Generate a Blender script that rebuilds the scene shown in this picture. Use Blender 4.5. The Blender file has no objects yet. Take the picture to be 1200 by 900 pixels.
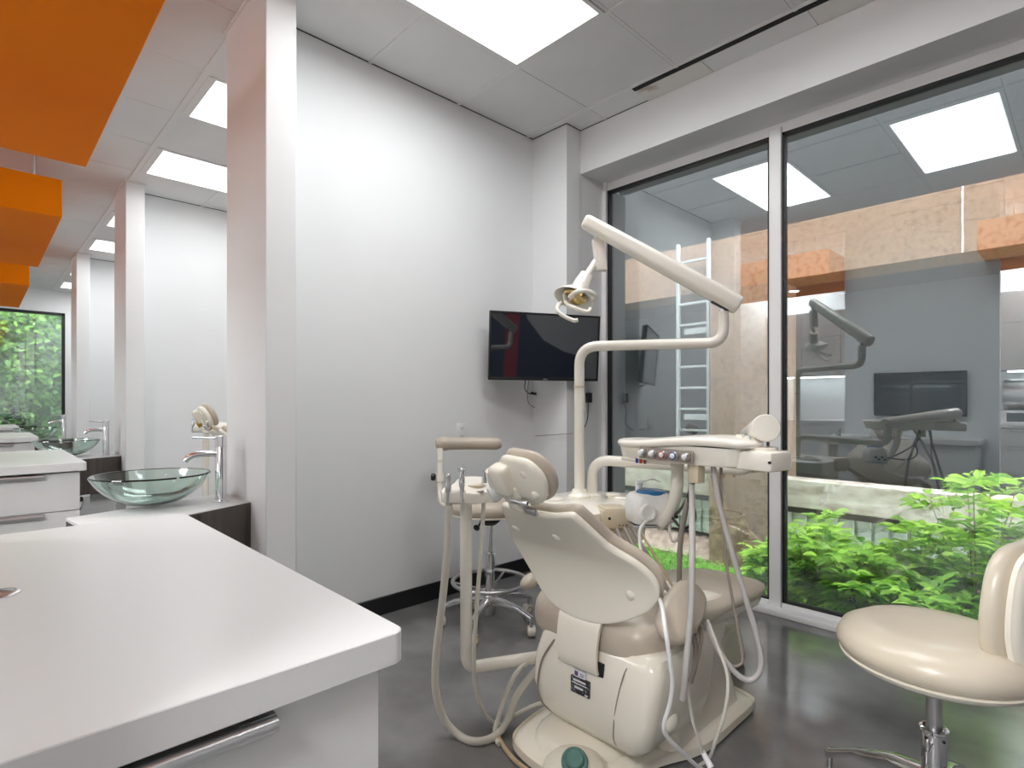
import bpy, bmesh, math, random
from mathutils import Vector, Matrix
random.seed(11)
S = bpy.context.scene
COL = S.collection
PI = math.pi
V = Vector
CH = 1.17                      # camera height
F_PX, CX, CY = 656.0, 600.0, 472.0
YAW = math.atan((1282 - CX) / F_PX)
CA, SA = math.cos(YAW), math.sin(YAW)
PITCH = 3.09                   # distance from one treatment bay to the next


def at(x, y, d):
    """world point seen at photo pixel (x, y) at depth d metres along the optical axis"""
    r = (x - CX) / F_PX * d
    return V((CA * d + SA * r, SA * d - CA * r, CH + (CY - y) / F_PX * d))


def atf(x, y, z=0.0):
    """world point seen at (x, y) on the horizontal plane z"""
    return at(x, y, F_PX * (CH - z) / (y - CY))


def onx(x, y, X):
    t = (x - CX) / F_PX
    return at(x, y, X / (CA + SA * t))


# ------------------------------------------------------------------ materials
def mat(name, col, rough=0.5, metal=0.0, spec=0.5, coat=0.0):
    m = bpy.data.materials.new(name)
    m.use_nodes = True
    b = m.node_tree.nodes['Principled BSDF']
    b.inputs['Base Color'].default_value = (*col, 1)
    b.inputs['Roughness'].default_value = rough
    b.inputs['Metallic'].default_value = metal
    b.inputs['Specular IOR Level'].default_value = spec
    b.inputs['Coat Weight'].default_value = coat
    b.inputs['Coat Roughness'].default_value = 0.08
    return m


def nodes(m):
    return m.node_tree.nodes, m.node_tree.links, m.node_tree.nodes['Principled BSDF']


def coords(m, scale=(1, 1, 1)):
    n, l, b = nodes(m)
    tc = n.new('ShaderNodeTexCoord')
    mp = n.new('ShaderNodeMapping')
    mp.inputs['Scale'].default_value = scale
    l.new(tc.outputs['Object'], mp.inputs['Vector'])
    return mp.outputs['Vector']


def noise_col(m, c0, c1, scale=4.0, detail=6.0, stretch=(1, 1, 1), p0=0.35, p1=0.65, rough=None, bump=0.0, bscale=None):
    n, l, b = nodes(m)
    vec = coords(m, stretch)
    t = n.new('ShaderNodeTexNoise')
    t.inputs['Scale'].default_value = scale
    t.inputs['Detail'].default_value = detail
    l.new(vec, t.inputs['Vector'])
    r = n.new('ShaderNodeValToRGB')
    r.color_ramp.elements[0].position = p0
    r.color_ramp.elements[1].position = p1
    r.color_ramp.elements[0].color = (*c0, 1)
    r.color_ramp.elements[1].color = (*c1, 1)
    l.new(t.outputs['Fac'], r.inputs['Fac'])
    l.new(r.outputs['Color'], b.inputs['Base Color'])
    if rough:
        mr = n.new('ShaderNodeMapRange')
        mr.inputs['To Min'].default_value, mr.inputs['To Max'].default_value = rough
        l.new(t.outputs['Fac'], mr.inputs['Value'])
        l.new(mr.outputs['Result'], b.inputs['Roughness'])
    if bump:
        t2 = n.new('ShaderNodeTexNoise')
        t2.inputs['Scale'].default_value = bscale or scale * 4
        t2.inputs['Detail'].default_value = 4
        l.new(vec, t2.inputs['Vector'])
        bp = n.new('ShaderNodeBump')
        bp.inputs['Strength'].default_value = bump
        bp.inputs['Distance'].default_value = 0.01
        l.new(t2.outputs['Fac'], bp.inputs['Height'])
        l.new(bp.outputs['Normal'], b.inputs['Normal'])
    return m


def emit(name, col, strength):
    m = bpy.data.materials.new(name)
    m.use_nodes = True
    n, l, b = nodes(m)
    b.inputs['Base Color'].default_value = (*col, 1)
    b.inputs['Emission Color'].default_value = (*col, 1)
    b.inputs['Emission Strength'].default_value = strength
    return m


M = {}
M['wall'] = noise_col(mat('wall_paint', (0.80, 0.81, 0.82), 0.55, spec=0.3), (0.85, 0.86, 0.865), (0.88, 0.89, 0.895), 1.5, 3, bump=0.03, bscale=260)
M['ceiling'] = noise_col(mat('ceiling_tile', (0.72, 0.72, 0.71), 0.9, spec=0.1), (0.76, 0.76, 0.75), (0.80, 0.80, 0.79), 2.2, 4, bump=0.12, bscale=140)
M['tbar'] = mat('ceiling_tbar', (0.79, 0.785, 0.77), 0.7, spec=0.2)
M['crack'] = mat('dark_gap', (0.015, 0.015, 0.015), 0.8)
M['trimwhite'] = mat('white_trim', (0.80, 0.80, 0.80), 0.35)
M['baseboard'] = mat('black_baseboard', (0.016, 0.016, 0.018), 0.35)
M['floor'] = noise_col(mat('polished_concrete', (0.1, 0.1, 0.1), 0.2, spec=0.85), (0.12, 0.119, 0.117), (0.27, 0.268, 0.264), 2.4, 9, (1.3, 1, 1), 0.3, 0.75, rough=(0.07, 0.22), bump=0.05, bscale=9)
M['orange'] = noise_col(mat('orange_paint', (0.85, 0.20, 0.0), 0.6, spec=0.08), (0.84, 0.185, 0.0), (0.88, 0.215, 0.001), 1.2, 3)
M['laminate'] = mat('white_laminate', (0.80, 0.80, 0.795), 0.28, spec=0.45)
M['cabinet'] = mat('white_cabinet', (0.76, 0.76, 0.75), 0.32, spec=0.45)
M['chrome'] = mat('chrome', (0.78, 0.78, 0.80), 0.10, metal=1)
M['steel'] = mat('brushed_steel', (0.60, 0.60, 0.61), 0.30, metal=1)
M['alu'] = mat('white_aluminium', (0.90, 0.90, 0.90), 0.32)
M['gasket'] = mat('black_gasket', (0.012, 0.012, 0.014), 0.5)
M['cream'] = mat('cream_plastic', (0.91, 0.86, 0.745), 0.22, spec=0.5, coat=0.3)
M['ivory'] = mat('ivory_enamel', (0.88, 0.845, 0.76), 0.25, spec=0.5, coat=0.25)
M['beige'] = mat('beige_plastic', (0.66, 0.57, 0.42), 0.35)
M['taupe'] = noise_col(mat('taupe_vinyl', (0.36, 0.30, 0.235), 0.33, spec=0.5), (0.50, 0.435, 0.35), (0.55, 0.485, 0.40), 5, 5, bump=0.05, bscale=30)
M['stoolvinyl'] = noise_col(mat('sand_vinyl', (0.50, 0.435, 0.34), 0.30, spec=0.55), (0.63, 0.56, 0.44), (0.69, 0.62, 0.50), 5, 5)
M['white'] = mat('white_plastic', (0.84, 0.84, 0.83), 0.3)
M['black'] = mat('black_plastic', (0.013, 0.013, 0.014), 0.35)
M['screen'] = mat('glossy_screen', (0.014, 0.018, 0.026), 0.03, spec=1.0)
M['screen'].node_tree.nodes['Principled BSDF'].inputs['IOR'].default_value = 1.6
M['hose'] = mat('grey_hose', (0.50, 0.48, 0.46), 0.4)
M['hosedark'] = mat('taupe_hose', (0.30, 0.26, 0.225), 0.4)
M['hosecream'] = mat('cream_hose', (0.70, 0.67, 0.60), 0.35)
M['tan'] = mat('tan_tube', (0.55, 0.42, 0.26), 0.4)
M['green'] = noise_col(mat('teal_rubber', (0.09, 0.22, 0.19), 0.5), (0.08, 0.20, 0.17), (0.12, 0.26, 0.22), 40, 4)
M['blue'] = mat('blue_lid', (0.02, 0.15, 0.36), 0.2, spec=0.6)
M['bluecap'] = mat('blue_cap', (0.02, 0.06, 0.35), 0.3)
M['redcap'] = mat('red_cap', (0.5, 0.02, 0.02), 0.3)
M['browncap'] = mat('brown_cap', (0.18, 0.06, 0.03), 0.3)
M['gold'] = mat('gold_reflector', (0.85, 0.62, 0.25), 0.12, metal=1)
M['yellow'] = noise_col(mat('yellowed_foam', (0.62, 0.42, 0.08), 0.7), (0.55, 0.33, 0.05), (0.70, 0.50, 0.12), 30, 4)
M['label'] = noise_col(mat('data_plate_print', (0.03, 0.03, 0.035), 0.4), (0.02, 0.02, 0.025), (0.20, 0.20, 0.22), 130, 3, (1, 1, 1), 0.5, 0.62)
M['paper'] = mat('paper_label', (0.82, 0.80, 0.82), 0.5)
M['ink'] = mat('violet_ink', (0.12, 0.08, 0.22), 0.5)
M['wood'] = noise_col(mat('dark_wood', (0.06, 0.05, 0.045), 0.45), (0.036, 0.029, 0.025), (0.115, 0.095, 0.082), 22, 8, (1, 1, 0.05), 0.3, 0.72)
M['outlet'] = mat('outlet_plastic', (0.86, 0.86, 0.85), 0.35)
M['navy'] = mat('navy_paint', (0.035, 0.05, 0.085), 0.5)
M['red'] = mat('red_paint', (0.55, 0.03, 0.02), 0.5)
M['concrete'] = noise_col(mat('exposed_aggregate', (0.5, 0.4, 0.3), 0.9, spec=0.2), (0.13, 0.082, 0.056), (0.27, 0.18, 0.128), 24, 12, (1, 1, 1), 0.26, 0.52, bump=0.3, bscale=70)
M['ledge'] = noise_col(mat('weathered_concrete', (0.5, 0.46, 0.41), 0.9, spec=0.2), (0.36, 0.30, 0.25), (0.66, 0.62, 0.56), 6, 9, (1, 1, 2.5), 0.32, 0.62, bump=0.2, bscale=40)
M['rust'] = noise_col(mat('stained_concrete', (0.25, 0.15, 0.09), 0.9, spec=0.2), (0.15, 0.085, 0.05), (0.44, 0.31, 0.21), 9, 9, bump=0.4, bscale=30)
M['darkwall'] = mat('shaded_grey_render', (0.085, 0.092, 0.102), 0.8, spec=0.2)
M['fascia'] = mat('dark_fascia', (0.035, 0.036, 0.038), 0.8, spec=0.2)
M['cladding'] = noise_col(mat('pale_cladding', (0.6, 0.64, 0.66), 0.6), (0.48, 0.52, 0.54), (0.70, 0.74, 0.76), 5, 6, (1, 1, 0.4))
M['soil'] = noise_col(mat('lawn_soil', (0.08, 0.10, 0.03), 1.0, spec=0.1), (0.05, 0.05, 0.025), (0.10, 0.21, 0.03), 9, 7)
M['dirt'] = noise_col(mat('pinkish_dirt', (0.35, 0.26, 0.22), 1.0, spec=0.1), (0.26, 0.19, 0.15), (0.46, 0.36, 0.31), 12, 7)
M['stem'] = mat('brown_stem', (0.16, 0.10, 0.06), 0.7)
M['coving'] = mat('ladder_paint', (0.34, 0.36, 0.38), 0.4)
M['panel'] = emit('light_diffuser', (1.0, 1.0, 1.0), 1.6)
M['lamp'] = emit('downlight_lens', (1.0, 0.98, 0.95), 14.0)
M['strip'] = emit('undercabinet_strip', (0.95, 1.0, 1.0), 9.0)
M['stain'] = noise_col(mat('water_stained_tile', (0.7, 0.67, 0.62), 0.9, spec=0.1), (0.50, 0.43, 0.36), (0.76, 0.74, 0.70), 7, 6, (1, 1, 1), 0.30, 0.44)


def leafmat(name, c0, c1, trans=0.5):
    m = mat(name, c0, 0.42, spec=0.4)
    n, l, b = nodes(m)
    g = n.new('ShaderNodeNewGeometry')
    r = n.new('ShaderNodeValToRGB')
    r.color_ramp.elements[0].color = (*c0, 1)
    r.color_ramp.elements[1].color = (*c1, 1)
    l.new(g.outputs['Random Per Island'], r.inputs['Fac'])
    l.new(r.outputs['Color'], b.inputs['Base Color'])
    tr = n.new('ShaderNodeBsdfTranslucent')
    l.new(r.outputs['Color'], tr.inputs['Color'])
    mx = n.new('ShaderNodeMixShader')
    mx.inputs['Fac'].default_value = trans
    out = n['Material Output']
    l.new(b.outputs['BSDF'], mx.inputs[1])
    l.new(tr.outputs['BSDF'], mx.inputs[2])
    l.new(mx.outputs['Shader'], out.inputs['Surface'])
    return m


M['leaf'] = leafmat('leaf_bright', (0.14, 0.36, 0.03), (0.58, 0.82, 0.15))
M['leafdark'] = leafmat('leaf_deep', (0.09, 0.28, 0.03), (0.46, 0.74, 0.12))
M['grass'] = leafmat('grass_blade', (0.11, 0.32, 0.03), (0.32, 0.62, 0.09))
M['ivyleaf'] = leafmat('ivy_leaf', (0.012, 0.07, 0.018), (0.20, 0.40, 0.08))


def reflective_glass():
    m = bpy.data.materials.new('reflective_window_glass')
    m.use_nodes = True
    n, l = m.node_tree.nodes, m.node_tree.links
    n.remove(n['Principled BSDF'])
    t = n.new('ShaderNodeBsdfTransparent')
    t.inputs['Color'].default_value = (0.90, 0.92, 0.91, 1)
    g = n.new('ShaderNodeBsdfGlossy')
    g.inputs['Roughness'].default_value = 0.0
    g.inputs['Color'].default_value = (0.92, 0.97, 1.0, 1)
    fr = n.new('ShaderNodeFresnel')
    fr.inputs['IOR'].default_value = 1.5
    ad = n.new('ShaderNodeMath')
    ad.operation = 'ADD'
    ad.use_clamp = True
    ad.inputs[1].default_value = 0.17
    l.new(fr.outputs['Fac'], ad.inputs[0])
    mx = n.new('ShaderNodeMixShader')
    l.new(ad.outputs['Value'], mx.inputs['Fac'])
    l.new(t.outputs['BSDF'], mx.inputs[1])
    l.new(g.outputs['BSDF'], mx.inputs[2])
    l.new(mx.outputs['Shader'], n['Material Output'].inputs['Surface'])
    return m


def bowl_glass():
    m = mat('green_glass', (0.80, 0.93, 0.87), 0.02)
    n, l, b = nodes(m)
    b.inputs['Transmission Weight'].default_value = 1.0
    b.inputs['IOR'].default_value = 1.45
    return m


M['glass'] = reflective_glass()
M['bowl'] = bowl_glass()


# ------------------------------------------------------------------ mesh building
def catmull(pts, per=8, closed=False):
    pts = [V(p) for p in pts]
    n = len(pts)
    out = []
    rng = range(n) if closed else range(n - 1)
    for i in rng:
        if closed:
            p0, p1, p2, p3 = pts[(i - 1) % n], pts[i], pts[(i + 1) % n], pts[(i + 2) % n]
        else:
            p0, p1, p2, p3 = pts[max(i - 1, 0)], pts[i], pts[i + 1], pts[min(i + 2, n - 1)]
        for k in range(per):
            t = k / per
            out.append(0.5 * ((2 * p1) + (p2 - p0) * t + (2 * p0 - 5 * p1 + 4 * p2 - p3) * t * t + (3 * p1 - p0 - 3 * p2 + p3) * t ** 3))
    if not closed:
        out.append(pts[-1])
    return out


def fillet(pts, rad, seg=6):
    """polyline with rounded corners"""
    pts = [V(p) for p in pts]
    out = [pts[0]]
    for i in range(1, len(pts) - 1):
        p, a, b = pts[i], pts[i - 1], pts[i + 1]
        da, db = (a - p), (b - p)
        r = min(rad, da.length * 0.49, db.length * 0.49)
        p0, p1 = p + da.normalized() * r, p + db.normalized() * r
        for k in range(seg + 1):
            t = k / seg
            out.append(p0 * (1 - t) ** 2 + p * 2 * t * (1 - t) + p1 * t * t)
    out.append(pts[-1])
    return out


def rrect(x0, x1, y0, y1, r, seg=5):
    out = []
    r = min(r, (x1 - x0) / 2 - 1e-5, (y1 - y0) / 2 - 1e-5)
    for cx, cy, a in ((x1 - r, y1 - r, 0), (x0 + r, y1 - r, 90), (x0 + r, y0 + r, 180), (x1 - r, y0 + r, 270)):
        for k in range(seg + 1):
            t = math.radians(a + 90 * k / seg)
            out.append((cx + r * math.cos(t), cy + r * math.sin(t)))
    return out


class MB:
    def __init__(self):
        self.bm = bmesh.new()

    def _merge(self, t):
        vm = {}
        for v in t.verts:
            vm[v] = self.bm.verts.new(v.co)
        for f in t.faces:
            try:
                self.bm.faces.new([vm[v] for v in f.verts])
            except ValueError:
                pass
        t.free()
        return self

    def box(self, x0, x1, y0, y1, z0, z1, bev=0.0, seg=2, rot=None, pivot=None):
        t = bmesh.new()
        bmesh.ops.create_cube(t, size=1)
        for v in t.verts:
            v.co = V(((x0 + x1) / 2 + v.co.x * (x1 - x0), (y0 + y1) / 2 + v.co.y * (y1 - y0), (z0 + z1) / 2 + v.co.z * (z1 - z0)))
        if bev:
            bmesh.ops.bevel(t, geom=list(t.edges), offset=bev, segments=seg, profile=0.5, affect='EDGES')
        if rot is not None:
            p = V(pivot) if pivot is not None else V(((x0 + x1) / 2, (y0 + y1) / 2, (z0 + z1) / 2))
            for v in t.verts:
                v.co = p + rot @ (v.co - p)
        return self._merge(t)

    def obox(self, c, ax, ay, az, hx, hy, hz, bev=0.0, seg=2):
        """oriented box"""
        t = bmesh.new()
        bmesh.ops.create_cube(t, size=2)
        for v in t.verts:
            v.co = V((v.co.x * hx, v.co.y * hy, v.co.z * hz))
        if bev:
            bmesh.ops.bevel(t, geom=list(t.edges), offset=bev, segments=seg, profile=0.5, affect='EDGES')
        ax, ay, az, c = V(ax).normalized(), V(ay).normalized(), V(az).normalized(), V(c)
        for v in t.verts:
            v.co = c + ax * v.co.x + ay * v.co.y + az * v.co.z
        return self._merge(t)

    def loft(self, rings, cap=True):
        t = bmesh.new()
        vs = [[t.verts.new(p) for p in r] for r in rings]
        n = len(vs[0])
        for a, b in zip(vs[:-1], vs[1:]):
            for i in range(n):
                j = (i + 1) % n
                t.faces.new((a[i], a[j], b[j], b[i]))
        if cap:
            t.faces.new(list(reversed(vs[0])))
            t.faces.new(vs[-1])
        bmesh.ops.remove_doubles(t, verts=t.verts, dist=1e-6)
        bmesh.ops.recalc_face_normals(t, faces=t.faces)
        return self._merge(t)

    def tube(self, pts, r, seg=12, cap=True):
        pts = [V(p) for p in pts]
        q = [pts[0]]
        for p in pts[1:]:
            if (p - q[-1]).length > 1e-5:
                q.append(p)
        pts = q
        n = len(pts)
        rs = r if isinstance(r, (list, tuple)) else [r] * n
        rings = []
        up = None
        for i, p in enumerate(pts):
            d = (pts[min(i + 1, n - 1)] - pts[max(i - 1, 0)]).normalized()
            if up is None:
                up = d.cross(V((0, 0, 1)))
                if up.length < 0.1:
                    up = d.cross(V((1, 0, 0)))
                up.normalize()
            up = (up - d * up.dot(d)).normalized()
            w = d.cross(up)
            rr = rs[min(i, len(rs) - 1)]
            rings.append([p + (up * math.cos(2 * PI * k / seg) + w * math.sin(2 * PI * k / seg)) * rr for k in range(seg)])
        return self.loft(rings, cap)

    def hose(self, pts, r, seg=8, per=6):
        return self.tube(catmull(pts, per), r, seg)

    def lathe(self, prof, o=(0, 0, 0), axis=(0, 0, 1), seg=28, cap=True):
        o, w = V(o), V(axis).normalized()
        u = w.cross(V((0, 0, 1)))
        if u.length < 0.05:
            u = V((1, 0, 0))
        u.normalize()
        v = w.cross(u)
        rings = [[o + w * z + (u * math.cos(2 * PI * k / seg) + v * math.sin(2 * PI * k / seg)) * max(r, 1e-4) for k in range(seg)] for r, z in prof]
        return self.loft(rings, cap)

    def cyl(self, p0, p1, r, seg=20, bev=0.0):
        p0, p1 = V(p0), V(p1)
        L = (p1 - p0).length
        if bev:
            prof = [(r - bev, 0), (r - bev * 0.3, bev * 0.3), (r, bev), (r, L - bev), (r - bev * 0.3, L - bev * 0.3), (r - bev, L)]
        else:
            prof = [(r, 0), (r, L)]
        return self.lathe(prof, p0, p1 - p0, seg)

    def ball(self, c, rx, ry=None, rz=None, rot=None, u=20, v=12):
        t = bmesh.new()
        bmesh.ops.create_uvsphere(t, u_segments=u, v_segments=v, radius=1)
        ry = ry or rx
        rz = rz or rx
        for w in t.verts:
            p = V((w.co.x * rx, w.co.y * ry, w.co.z * rz))
            if rot is not None:
                p = rot @ p
            w.co = V(c) + p
        return self._merge(t)

    def pillow(self, outline, o, u, v, n, thick, edge=0.3, dome=0.0, bend=None, inner=(0.85, 0.6, 0.3)):
        """cushion or shell: 2D outline (a, b) in the plane o + a*u + b*v, thickness along n; edges rounded over `edge`
        (share of the thickness), top and bottom domed by `dome`; bend(a, b) -> extra offset along n"""
        o, u, v, n = V(o), V(u).normalized(), V(v).normalized(), V(n).normalized()
        ca = sum(p[0] for p in outline) / len(outline)
        cb = sum(p[1] for p in outline) / len(outline)
        size = min(max(p[0] for p in outline) - min(p[0] for p in outline), max(p[1] for p in outline) - min(p[1] for p in outline)) / 2
        e = edge * thick / size
        lev = []
        for s in reversed(inner):
            lev.append((s * (1 - e), 0 - dome * (1 - s * s)))
        for k in range(5):
            a = k / 4 * PI / 2
            lev.append((1 - e * (1 - math.sin(a)), edge * thick * (1 - math.cos(a))))
        for k in range(5):
            a = k / 4 * PI / 2
            lev.append((1 - e * (1 - math.cos(a)), thick - edge * thick * (1 - math.sin(a))))
        for s in inner:
            lev.append((s * (1 - e), thick + dome * (1 - s * s)))
        rings = []
        for s, h in lev:
            ring = []
            for a, b in outline:
                aa, bb = ca + (a - ca) * s, cb + (b - cb) * s
                hh = h + (bend(aa, bb) if bend else 0)
                ring.append(o + u * aa + v * bb + n * hh)
            rings.append(ring)
        return self.loft(rings)

    def prism(self, outline, o, u, v, n, thick, bev=0.0, seg=2):
        o, u, v, n = V(o), V(u).normalized(), V(v).normalized(), V(n).normalized()
        t = bmesh.new()
        vs = [t.verts.new(o + u * a + v * b) for a, b in outline]
        f = t.faces.new(vs)
        r = bmesh.ops.extrude_face_region(t, geom=[f])
        for g in r['geom']:
            if isinstance(g, bmesh.types.BMVert):
                g.co += n * thick
        bmesh.ops.recalc_face_normals(t, faces=t.faces)
        if bev:
            es = [e for e in t.edges if e.calc_face_angle(0) > 0.9]
            bmesh.ops.bevel(t, geom=es, offset=bev, segments=seg, profile=0.5, affect='EDGES')
        return self._merge(t)

    def poly(self, pts):
        self.bm.faces.new([self.bm.verts.new(p) for p in pts])
        return self


ROOT = {}


def obj(name, mb, m, parent=None, label=None, subd=0, angle=40, loc=None):
    me = bpy.data.meshes.new(name)
    off = ROOT.get(parent.name, V((0, 0, 0))) if parent is not None else V(loc or (0, 0, 0))
    for v in mb.bm.verts:
        v.co -= off
    for f in mb.bm.faces:
        f.smooth = True
    mb.bm.to_mesh(me)
    mb.bm.free()
    me.set_sharp_from_angle(angle=math.radians(angle))
    me.materials.append(M[m])
    o = bpy.data.objects.new(name, me)
    COL.objects.link(o)
    if parent is not None:
        o.parent = parent
        ROOT[o.name] = off
    else:
        o.location = off
        ROOT[o.name] = V(off)
    if subd:
        md = o.modifiers.new('subd', 'SUBSURF')
        md.levels = md.render_levels = subd
    if label:
        o['label'] = label
    return o


def thing(name, loc, label, cat, group=None):
    o = bpy.data.objects.new(name, None)
    COL.objects.link(o)
    o.location = loc
    o.empty_display_size = 0.1
    ROOT[o.name] = V(loc)
    return tag(o, label, cat, group)


def tag(o, label, cat, group=None):
    o['label'] = label
    o['category'] = cat
    if group:
        o['group'] = group
    return o


def struct(name, mb, m, label, cat='structure', parent=None, angle=40):
    o = obj(name, mb, m, parent, angle=angle)
    o['kind'] = 'structure'
    if parent is None:
        o['label'] = label
        o['category'] = cat
    return o


def dup(root, off, label, group=None, lift=0.0, keep=(), skip=()):
    r = root.copy()
    COL.objects.link(r)
    r.location = root.location + V(off)
    r['label'] = label
    if group:
        r['group'] = group

    def rec(src, dst, top):
        for ch in list(src.children):
            base = ch.name.split('.')[0]
            if base in skip:
                continue
            c = ch.copy()
            COL.objects.link(c)
            c.parent = dst
            if top and lift and base not in keep:
                c.location = ch.location + V((0, 0, lift))
            rec(ch, c, False)
    rec(root, r, True)
    return r


X3, Y3, Z3 = V((1, 0, 0)), V((0, 1, 0)), V((0, 0, 1))
ZC = 3.02           # ceiling height
XF = 0.91           # free end of the partitions
XC, XB, XG = 2.83, 2.975, 3.257      # column face, bulkhead face, window glass
Y0 = 2.48           # near face of the first partition's end pillar
YE = 11.9           # far end wall

# ------------------------------------------------------------------ room shell
struct('floor', MB().box(-2.2, 3.42, -3.8, 12.1, -0.12, 0), 'floor', 'dark grey polished concrete floor', 'floor')
cl = struct('ceiling', MB().box(-2.2, 3.42, -3.8, 12.1, ZC, ZC + 0.12), 'ceiling', 'white suspended ceiling of square lay-in tiles', 'ceiling')
gx = [XF + 0.03 + 0.612 * k for k in range(-5, 4)]
gy = [0.357 + 0.618 * k for k in range(-6, 19)]
g = MB()
for x in gx:
    w = 0.019 if abs(x - 0.94) < 0.01 else 0.010
    g.box(x - w, x + w, -3.7, 11.9, ZC - 0.006, ZC + 0.004)
for y in gy:
    g.box(-2.1, 2.97, y - 0.009, y + 0.009, ZC - 0.003, ZC + 0.004)
struct('ceiling_grid', g, 'tbar', '', parent=cl)
g = MB()
for y in gy:
    g.box(-2.1, 2.97, y + 0.0092, y + 0.0112, ZC - 0.0015, ZC + 0.003)
for x in gx:
    g.box(x + 0.0102, x + 0.0122, -3.7, 11.9, ZC - 0.0015, ZC + 0.003)
for k in range(0, 3):  # dark strips paint the shadow line where walls meet the ceiling
    y = Y0 + PITCH * k + 0.25
    g.box(1.045, XC, y - 0.004, y + 0.001, ZC - 0.004, ZC + 0.002)
    g.box(XC - 0.004, XC + 0.001, y - 0.31, y, ZC - 0.004, ZC + 0.002)
g.box(XC - 0.004, XB, 2.416, 2.421, ZC - 0.004, ZC + 0.002)
g.box(XB - 0.004, XB + 0.001, -0.5, 2.42, ZC - 0.003, ZC + 0.002)
struct('joint_and_shadow_line', g, 'crack', '', parent=cl)

# facade wall: bulkhead, columns and solid wall of the other bays
w = MB()
w.box(XB, 3.42, -0.61, YE, 2.725, ZC)                          # bulkhead above the glass
w.box(XB, 3.42, 2.42, YE, 0, ZC)
w.box(XB, 3.42, -3.7, -0.5, 0, ZC)
struct('wall_window', w, 'wall', 'white window wall with a deep bulkhead over the glass', 'wall')
for k in range(0, 3):
    y = 2.42 + PITCH * k
    struct('wall_column', MB().box(XC, XB + 0.003, y, y + 0.66, 0, ZC - 0.002), 'wall', 'white boxed column in the corner beside the window' if k == 0 else 'white boxed column standing in a farther bay', 'column')
# partitions with their thicker end pillars
for k in range(-1, 3):
    y = Y0 + PITCH * k
    w = MB()
    if k < 0:
        w.box(1.0, XB + 0.02, -0.63, -0.51, 0, ZC - 0.001)
        struct('wall_partition', w, 'wall', 'white partition behind the camera', 'wall')
        continue
    w.box(1.0, XC + 0.02, y + 0.25, y + 0.37, 0, ZC - 0.001)
    w.box(XF, 1.045, y, y + 0.52, 0, ZC - 0.001, 0.004, 1)
    nm = {0: 'white partition wall with end pillar behind the dental chair', 1: 'white partition of the second bay seen past the first pillar', 2: 'white partition farthest down the row of bays'}[k]
    struct('wall_partition', w, 'wall', nm, 'wall')
    c = MB()
    c.box(XF - 0.012, 1.06, y - 0.012, y + 0.535, ZC - 0.012, ZC - 0.001)
    struct('trim_pillar', c, 'tbar', 'thin ceiling angle around a pillar head', 'trim')
    if k >= 0:
        b = MB()
        b.box(1.045, XC, y + 0.238, y + 0.25, 0, 0.10, 0.003, 1)
        b.box(XC - 0.012, XC, y - 0.06, y + 0.25, 0, 0.10, 0.003, 1)
        b.box(XC - 0.012, XB, y - 0.072, y - 0.06, 0, 0.10, 0.003, 1)
        struct('baseboard_partition', b, 'baseboard', 'black rubber baseboard along a white partition', 'baseboard')
struct('wall_rear', MB().box(-2.2, -2.1, -3.8, 12.1, 0, ZC), 'wall', 'white rear wall behind the cabinets', 'wall')
struct('wall_back', MB().box(-2.2, 3.42, -3.8, -3.7, 0, ZC), 'wall', 'white wall closing the hall behind the camera', 'wall')
w = MB()
w.box(-2.2, 3.42, YE, YE + 0.2, 2.66, ZC)
w.box(1.10, 3.42, YE, YE + 0.2, 0.1, 2.66)
w.box(-2.2, -1.9, YE, YE + 0.2, 0.1, 2.66)
w.box(-2.2, 3.42, YE, YE + 0.2, 0, 0.1)
struct('wall_end', w, 'wall', 'white end wall over the far window', 'wall')
# divider panels that carry the worktops
for k in range(0, 4):
    y = PITCH * k
    struct('wall_divider', MB().box(-0.13, -0.03, 0.58 + y, 1.80 + y, 0, ZC - 0.001), 'wall', 'white divider panel behind a worktop', 'wall')
# painted wall behind the camera, mirrored in the television
yb = -0.51
struct('trim_navy', MB().prism([(1.05, 0.1), (2.95, 0.1), (2.95, 1.25), (2.7, 1.30), (2.45, 1.42), (2.25, 1.65), (2.12, 2.0), (2.05, 2.5), (2.0, ZC - .01), (1.05, ZC - .01)], (0, yb, 0), X3, Z3, Y3, 0.003), 'navy', 'navy painted sweep on the wall behind the camera', 'wall paint')
struct('trim_red', MB().box(2.0, 2.16, yb + .0031, yb + 0.007, 0.1, ZC - 0.01), 'red', 'red vertical stripe on the wall behind the camera', 'wall paint')

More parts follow.
